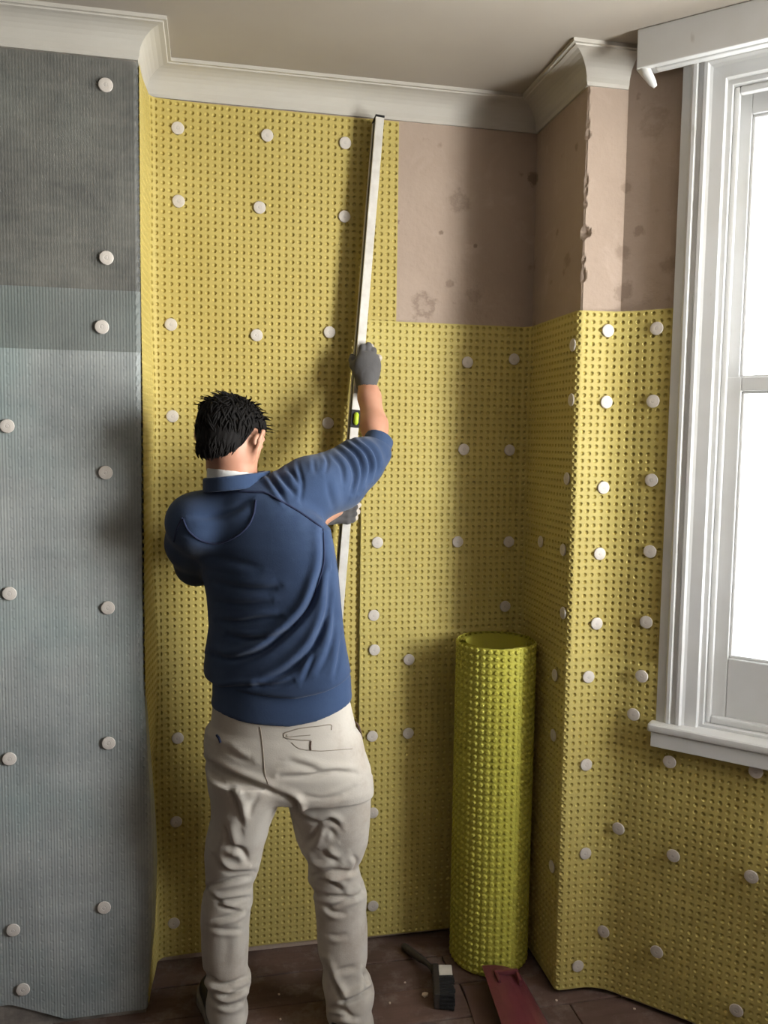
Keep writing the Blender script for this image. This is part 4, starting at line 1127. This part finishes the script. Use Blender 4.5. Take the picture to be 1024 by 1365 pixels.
# ---------------------------------------------------------------- trousers
tr = Grid((-0.08, 1.90, 0.03), (0.46, 2.36, 0.96), 0.0042)
tr.loft([rowz(y_, a, b, cy, bf_, bb) for y_, a, b, cy, bf_, bb in [
    (920, 286, 460, 2.13, .105, .112), (966, 281, 470, 2.13, .108, .118), (976, 273, 477, 2.13, .11, .122), (995, 271, 481, 2.13, .112, .128), (1016, 273, 488, 2.13, .112, .132), (1042, 278, 491, 2.13, .108, .125), (1052, 279, 491, 2.13, .10, .115)]], 0.0, sh=0.26)
LLr = [(1030,276,372),(1042,278,376),(1063,280,372),(1077,281,366),(1094,281,359),(1105,278,357),(1121,274,352),(1141,272,348),(1157,273,344),(1173,274,337),(1182,275,337),(1198,270,337),(1208,268,334),(1230,267,332),(1243,268,332),(1261,268,331),(1285,270,330),(1294,273,332),(1300,274,335),(1308,278,333),(1314,280,330),(1331,276,328),(1343,274,331),(1352,277,329),(1360,284,324)]
RLr = [(1030,378,490),(1045,376,491),(1067,384,491),(1090,389,490),(1117,395,488),(1135,402,482),(1148,409,476),(1154,411,477),(1167,412,480),(1173,412,483),(1186,419,487),(1198,420,487),(1210,421,486),(1231,423,488),(1250,424,488),(1269,425,488),(1285,430,485),(1292,432,486),(1302,432,493),(1315,431,497),(1325,433,496),(1335,435,493),(1343,436,493),(1355,437,496),(1372,437,497)]
def cyl(y_, l):
    return float(np.interp(y_, [1030, 1165, 1360], [2.13, 2.155, 2.145] if l else [2.13, 2.15, 2.11]))
def dep(y_):
    return float(np.interp(y_, [1030, 1090, 1165, 1230, 1290, 1310, 1365], [.110, .092, .070, .066, .066, .078, .085]))
for rr, l in ((LLr, True), (RLr, False)):
    tr.loft([rowz(y_, a, b, cyl(y_, l), dep(y_), dep(y_)*(1.06 if y_ < 1110 else 1.0)) for y_, a, b in rr], 0.016, sh=0.2)
V, Fq = tr.mesh(1)
TRF = [
    ([(373,1036),(415,1034),(442,1029),(472,1030)], 3.2, .0075, .005, -1), ([(385,1015),(412,1023),(432,1029)], 4, .004, .003, -1), ([(403,1060),(428,1064),(450,1060)], 3.5, .004, .003, 1),
    ([(405,1068),(435,1069),(472,1050)], 3.5, .003, .003, -1), ([(273,1014),(308,1032),(342,1046),(370,1058)], 3.6, .0095, .006, -1), ([(300,998),(318,1010),(332,1015)], 4, .003, .003, -1),
    ([(375,1060),(393,1070),(399,1085),(420,1095)], 3.6, .008, .006, -1), ([(304,1050),(315,1071),(322,1099)], 4, .006, .006, -1), ([(345,1062),(335,1075),(331,1090)], 4, .004, .003, 1),
    ([(299,1100),(307,1130)], 4, .006, .005, -1), ([(300,1128),(322,1133),(330,1147)], 3.4, .007, .005, 1), ([(286,1142),(296,1156),(310,1163),(338,1162)], 3.2, .006, .006, -1),
    ([(272,1183),(305,1174),(335,1168)], 2.8, .007, .005, 1), ([(275,1184),(289,1199),(306,1200),(332,1196)], 2.8, .008, .006, -1), ([(288,1204),(300,1210),(316,1214)], 2.8, .006, .005, -1), ([(284,1226),(305,1222),(326,1213)], 2.8, .006, .005, 1),
    ([(283,1237),(301,1240),(322,1239)], 2.6, .004, .003, 1), ([(302,1240),(303,1265),(300,1290)], 5.5, .0012, .0015, -1),
    ([(272,1297),(289,1311),(307,1312),(334,1300)], 3.0, .011, .008, 1), ([(288,1320),(305,1327),(330,1314)], 3.0, .010, .007, 1), ([(285,1334),(305,1341),(322,1335)], 3, .006, .004, 1), ([(300,1316),(314,1318),(324,1309)], 2.4, .005, .003, 1),
    ([(396,1084),(420,1096),(441,1093),(452,1102)], 3.2, .006, .005, -1), ([(425,1100),(418,1115),(408,1128)], 4, .005, .004, -1), ([(430,1112),(440,1108),(447,1116)], 4, .004, .003, 1), ([(402,1133),(411,1153),(428,1161),(450,1158)], 3.4, .004, .006, -1), ([(431,1136),(440,1143),(450,1148)], 3.4, .006, .005, -1),
    ([(414,1168),(441,1163),(472,1162)], 3.0, .009, .006, 1), ([(420,1172),(440,1174),(456,1187)], 3.4, .008, .006, -1), ([(420,1188),(434,1195),(468,1196)], 2.8, .008, .005, 1), ([(438,1210),(465,1199),(482,1192)], 2.6, .006, .004, 1), ([(430,1204),(444,1215),(460,1217)], 2.8, .006, .004, 1), ([(470,1140),(476,1150),(470,1164)], 3, .005, .004, 1), ([(482,1176),(484,1186),(478,1196)], 3, .004, .003, 1),
    ([(438,1246),(450,1248),(462,1245)], 2.8, .004, .003, 1), ([(444,1296),(460,1292),(474,1289)], 3.2, .005, .004, 1),
    ([(433,1283),(446,1312),(458,1335)], 3.2, .009, .008, -1), ([(456,1336),(472,1331),(486,1324),(499,1314)], 3.0, .013, .010, -1), ([(485,1295),(489,1308),(484,1322)], 3.2, .008, .005, 1), ([(438,1342),(456,1346),(470,1356)], 3.2, .006, .005, 1), ([(440,1352),(460,1355),(480,1356)], 3, .004, .004, 1),
]
V = folds(V, Fq, TRF)
trs = link_obj('trousers', mesh_np('trousers', V, Fq), M_TROUS, person)
trs['label'] = 'loose beige cotton trousers, creased and dusty'
bt = BVHTree.FromPolygons([tuple(v) for v in V], Fq.tolist())
seam([(347,969),(349,985),(351,1003),(353,1030),(358,1046)], 0.0011, M_TSEAM, trs, bt)
seam([(379,977),(400,971),(425,968),(441,966),(442,973)], 0.0012, M_TSEAM, trs, bt, 'pocket_welt')
seam([(379,977),(380,983),(395,986),(415,987)], 0.0012, M_TSEAM, trs, bt, 'pocket_welt')
seam([(383,979),(384,982),(400,981),(414,980)], 0.0009, M_TSEAM, trs, bt, 'pocket_welt')
seam([(414.5,988),(414,994),(414.5,1000)], 0.0022, M_BELT, trs, bt, 'button_tab')
seam([(389,990),(400,998),(425,1001),(445,1000),(470,998)], 0.0009, M_TSEAM, trs, bt)
seam([(289,980),(292,984),(294,990)], 0.0034, M_SEAM, trs, bt, 'pocket_button')
P = [Vector(pix(x, y_, 2.11)) for x, y_ in smooth_poly([(470,960),(477,966),(481,978),(482,988),(480,998)], 16)]
MB().tube(P, [0.001+0.0024*math.sin(math.pi*i/(len(P)-1)) for i in range(len(P))], 6).build('side_pocket_edge', M_BELT, trs, smooth=True)
# turned hems
for c, r in ((pix(304, 1356, 2.145), (0.050, 0.072)), ):
    pass

# shoes
def shoe(an, yaw, parent):
    ca, sa = math.cos(yaw), math.sin(yaw)
    f = np.array([sa, ca, 0.0]); r = np.array([ca, -sa, 0.0])
    B = np.array([an[0], an[1], 0.0])-f*0.01
    pt = lambda a, b, z: B+r*a+f*b+np.array([0, 0, z])
    g = Grid(B+np.array([-0.16, -0.12, 0.0]), B+np.array([0.2, 0.28, 0.16]), 0.004)
    g.cap(pt(0, -0.025, 0.050), pt(0, 0.03, 0.062), 0.036, 0.038, 0.0); g.cap(pt(0, 0.03, 0.055), pt(0, 0.17, 0.035), 0.042, 0.036, 0.02)
    g.cap(pt(0, -0.005, 0.05), pt(0, 0.01, 0.085), 0.036, 0.032, 0.02)
    g.cut(lambda X, Y, Z: 0.022-Z)
    V, Fq = g.mesh(1)
    so = link_obj('shoe', mesh_np('shoe', V, Fq), M_SHOE, parent)
    outl = [(-0.036, -0.06), (0.036, -0.06), (0.043, 0.0), (0.042, 0.10), (0.046, 0.16), (0.034, 0.205), (0.0, 0.218), (-0.034, 0.205), (-0.046, 0.16), (-0.040, 0.10), (-0.042, 0.0)]
    MB().prism([tuple((B+r*a+f*b)[:2]) for a, b in outl], 0.0005, 0.026).build('sole', M_SOLE, so, bevel=0.003)
shoe(AL, -0.22, person); shoe(AR, 0.25, person)

# ---------------------------------------------------------------- gloves
def glove_right():
    h0 = lev(481)
    right = np.array(lx); inn = np.array([0, 1, 0.0]); up = -np.array(ax)
    L = lambda a, b, c: h0+right*a+inn*b+up*c
    g = Grid(h0-np.array([0.09, 0.10, 0.10]), h0+np.array([0.09, 0.09, 0.11]), 0.0022)
    palm = L(0.018, -0.024, -0.012)
    R = np.stack([right, inn, up])
    g.ell(palm, (0.035, 0.020, 0.044), R, 0.0)
    g.ell(L(0.018, -0.027, 0.006), (0.031, 0.017, 0.030), R, 0.02)
    g.cap(L(0.020, -0.030, -0.060), L(0.020, -0.026, -0.030), 0.029, 0.031, 0.015)
    kn = [(-0.002, 0.030), (0.014, 0.034), (0.029, 0.024), (0.039, 0.008)]
    for i, (a, c) in enumerate(kn):
        l1 = [0.034, 0.038, 0.034, 0.026][i]
        p0 = L(a, -0.026, c-0.012); p1 = L(a+0.004, -0.020, c+l1*0.62); p2 = L(max(a+0.006, 0.024), 0.006, c+l1*0.80-0.004); p3 = L(max(a+0.002, 0.024), 0.026, c+l1*0.5)
        g.chain([p0, p1, p2, p3], [0.0105, 0.0100, 0.0092, 0.0080], 0.004)
    g.chain([L(-0.008, -0.026, -0.024), L(-0.019, -0.014, -0.004), L(-0.0225, 0.004, 0.014), L(-0.0215, 0.016, 0.026)], [0.013, 0.0115, 0.010, 0.0085], 0.006)
    V, Fq = g.mesh(1)
    o = link_obj('glove', mesh_np('glove', V, Fq), M_GLOVE, person)
    o['label'] = 'grey knitted work glove gripping the level'
    # pale coated fingertips
    cg = Grid(h0-np.array([0.06, 0.06, 0.06]), h0+np.array([0.09, 0.09, 0.10]), 0.0025)
    for i, (a, c) in enumerate(kn[1:], 1):
        l1 = [0.034, 0.038, 0.034, 0.026][i]
        cg.cap(L(max(a+0.006, 0.026)+0.003, 0.004, c+l1*0.80-0.006), L(max(a+0.002, 0.026)+0.002, 0.024, c+l1*0.5), 0.0102, 0.0092, 0.003)
    cg.chain([L(0.045, -0.024, 0.022), L(0.052, -0.010, 0.027), L(0.046, 0.008, 0.018)], [0.0095, 0.0105, 0.0095], 0.003)
    V, Fq = cg.mesh(1)
    link_obj('glove_coating', mesh_np('glove_coating', V, Fq), M_GCOAT, o)
glove_right()
def glove_left():
    h0 = lev(676)
    right = np.array(lx); inn = np.array([0, 1, 0.0]); up = -np.array(ax)
    L = lambda a, b, c: h0+right*a+inn*b+up*c
    g = Grid(h0-np.array([0.14, 0.09, 0.09]), h0+np.array([0.07, 0.09, 0.09]), 0.0022)
    R = np.stack([right, inn, up])
    g.ell(L(-0.052, -0.012, -0.002), (0.045, 0.018, 0.040), R, 0.0)
    g.cap(L(-0.105, -0.020, -0.016), L(-0.07, -0.014, -0.006), 0.028, 0.030, 0.015)
    for i, c in enumerate((0.032, 0.012, -0.008, -0.026)):
        ln_ = [0.9, 1.0, 0.95, 0.8][i]
        g.chain([L(-0.028, -0.014, c*0.95), L(-0.002*ln_, -0.017, c), L(0.018*ln_, -0.013, c+0.005), L(0.030*ln_, -0.004, c+0.010)], [0.0105, 0.0100, 0.0092, 0.0080], 0.004)
    g.chain([L(-0.06, -0.010, 0.028), L(-0.040, 0.006, 0.046), L(-0.026, 0.02, 0.05)], [0.013, 0.011, 0.009], 0.006)
    V, Fq = g.mesh(1)
    o = link_obj('glove', mesh_np('glove', V, Fq), M_GLOVE, person)
    cg = Grid(h0-np.array([0.03, 0.06, 0.06]), h0+np.array([0.07, 0.06, 0.06]), 0.0025)
    for i, c in enumerate((0.032, 0.012, -0.008, -0.026)):
        ln_ = [0.9, 1.0, 0.95, 0.8][i]
        cg.cap(L(0.019*ln_, -0.012, c+0.0055), L(0.031*ln_, -0.003, c+0.010), 0.0100, 0.0088, 0.003)
    V, Fq = cg.mesh(1)
    link_obj('glove_coating', mesh_np('glove_coating', V, Fq), M_GCOAT, o)
glove_left()

# ------------------------------------------------------------------ hand brush on the floor
def local_T(org, yaw, roll=0.0, pitch=0.0):
    Mx = Matrix.Rotation(yaw, 3, 'Z') @ Matrix.Rotation(pitch, 3, 'Y') @ Matrix.Rotation(roll, 3, 'X')
    o = Vector(org)
    return lambda x, y_, z: tuple(o+Mx@Vector((x, y_, z)))
hb = pixz(578, 1300, 0.03); ht = pixz(535, 1256, 0.03)
br = tag(empty('hand_brush', (0.66, 2.22, 0.0)), 'hand brush with black bristles and dark handle lying on the floor left of the roll', 'brush')
e0 = Vector((0.646, 2.274, 0.042)); e1 = Vector((0.616, 2.140, 0.042))
hd_ = (e1-e0); hl = hd_.length; yawb = math.atan2(hd_.y, hd_.x)
Tb = local_T(e0, yawb)
MB().box((-0.004, -0.006, -0.040), (hl, 0.012, 0.006), Tb).build('stock', M_HANDLE, br, bevel=0.004)
MB().box((0.0, 0.012, -0.038), (0.052, 0.052, 0.004), Tb).build('bristle_band', M_STOCK, br, bevel=0.003)
bm_ = MB()
r3 = random.Random(5)
for i in range(7):
    for j in range(4):
        x = 0.056+i*(hl-0.06)/6; z = -0.034+j*0.011
        bm_.tube([Tb(x, 0.010, z), Tb(x+r3.uniform(-.002, .002), 0.032, z), Tb(x+r3.uniform(-.004, .004), 0.054+r3.uniform(-.003, .002), z+r3.uniform(-.003, .003))], [0.0065, 0.0075, 0.0068], 7)
bm_.build('bristles', M_BRISTLE, br)
hp_ = smooth_poly([Tb(0.006, 0.002, -0.014), (0.632, 2.315, 0.026), (0.610, 2.375, 0.018), (0.588, 2.430, 0.014)], 15)
MB().tube(hp_, [0.012-0.004*math.sin(math.pi*min(1, 2*k/(len(hp_)-1)))+(-0.004 if k == len(hp_)-1 else 0) for k in range(len(hp_))], 10).build('handle', M_HANDLE, br, smooth=True)

# ------------------------------------------------------------------ dustpan
dp = tag(empty('dustpan', (0.83, 2.10, 0.0)), 'dark red plastic dustpan lying on the floor in front of the membrane roll', 'dustpan')
# arched shell: open mouth to the left, curved back, flat hanging handle with a slot towards the roll
A0 = np.array(pixz(655, 1292, 0.05)); A1 = np.array(pixz(692, 1390, 0.05))
dv = A1-A0; dl = np.linalg.norm(dv[:2]); dyaw = math.atan2(dv[1], dv[0])
Td = local_T((A0[0], A0[1], 0.0), dyaw)     # x towards the camera, y to the right
def shell(x0, x1, prof_in, prof_out, nseg):
    m = MB(); V = []; n = len(prof_in)+len(prof_out)
    for i in range(nseg+1):
        x = x0+(x1-x0)*i/nseg; k = 1+0.25*i/nseg
        for (y_, z) in prof_out+prof_in[::-1]: V.append(Td(x, y_*k, z*(1+0.12*i/nseg)))
    Fs = []
    for i in range(nseg):
        for j in range(n): Fs.append((i*n+j, i*n+(j+1) % n, (i+1)*n+(j+1) % n, (i+1)*n+j))
    Fs.append(tuple(range(n))[::-1]); Fs.append(tuple(range(nseg*n, (nseg+1)*n)))
    return m.add(V, Fs)
arc_o = [(-0.012+0.112*math.sin(t), 0.002+0.062*math.cos(t)) for t in np.linspace(-0.15, math.pi/2, 10)]
arc_i = [(-0.012+0.108*math.sin(t), 0.002+0.058*math.cos(t)) for t in np.linspace(-0.15, math.pi/2, 10)]
shell(0.0, 0.30, arc_i, arc_o, 8).build('pan_shell', M_RED, dp, smooth=False)
MB().box((0.0, -0.085, 0.0), (0.30, 0.09, 0.004), Td).build('pan_floor', M_PANIN, dp, bevel=0.001, seg=1)
hm = MB()   # slotted handle lug proud of the shell
for lo, hi in [((0.035, -0.002, 0.060), (0.047, 0.070, 0.074)), ((0.047, -0.002, 0.060), (0.085, 0.008, 0.074)), ((0.047, 0.060, 0.048), (0.085, 0.070, 0.072))]:
    hm.box(lo, hi, Td)
hm.build('handle_loop', M_RED, dp, bevel=0.004)

# ------------------------------------------------------------------ crumbs of plaster
def crumb(x, y_, s, seed, label):
    r4 = random.Random(seed); p = pixz(x, y_, 0.0)
    bm = bmesh.new(); bmesh.ops.create_icosphere(bm, subdivisions=1, radius=s)
    for v in bm.verts: v.co *= r4.uniform(0.7, 1.25); v.co.z *= 0.6
    me = bpy.data.meshes.new('plaster_crumb'); bm.to_mesh(me); bm.free()
    zmin = min(v.co.z for v in me.vertices)
    o = link_obj('plaster_crumb', me, M_CRUMB, None, None, False); o.location = (p[0], p[1], -zmin-0.001)
    tag(o, label, 'debris', 'plaster crumbs on the floorboards')
crumb(566, 1327, 0.011, 1, 'pale lump of plaster on the floorboards beside the hand brush')
for k, (x, y_, lb) in enumerate([(372, 1326, 'between the man\'s legs, nearer the wall'), (374, 1359, 'between the man\'s shoes'), (742, 1334, 'by the foot of the pier'), (846, 1345, 'under the window beside the membrane'), (205, 1299, 'by the foot of the chimney breast'), (520, 1338, 'between the man\'s shoe and the brush'), (540, 1310, 'behind the brush handle')]):
    crumb(x, y_, 0.004, 10+k, 'tiny plaster crumb on the floorboards '+lb)

for o in bpy.data.objects:
    if '_o' in o: del o['_o']
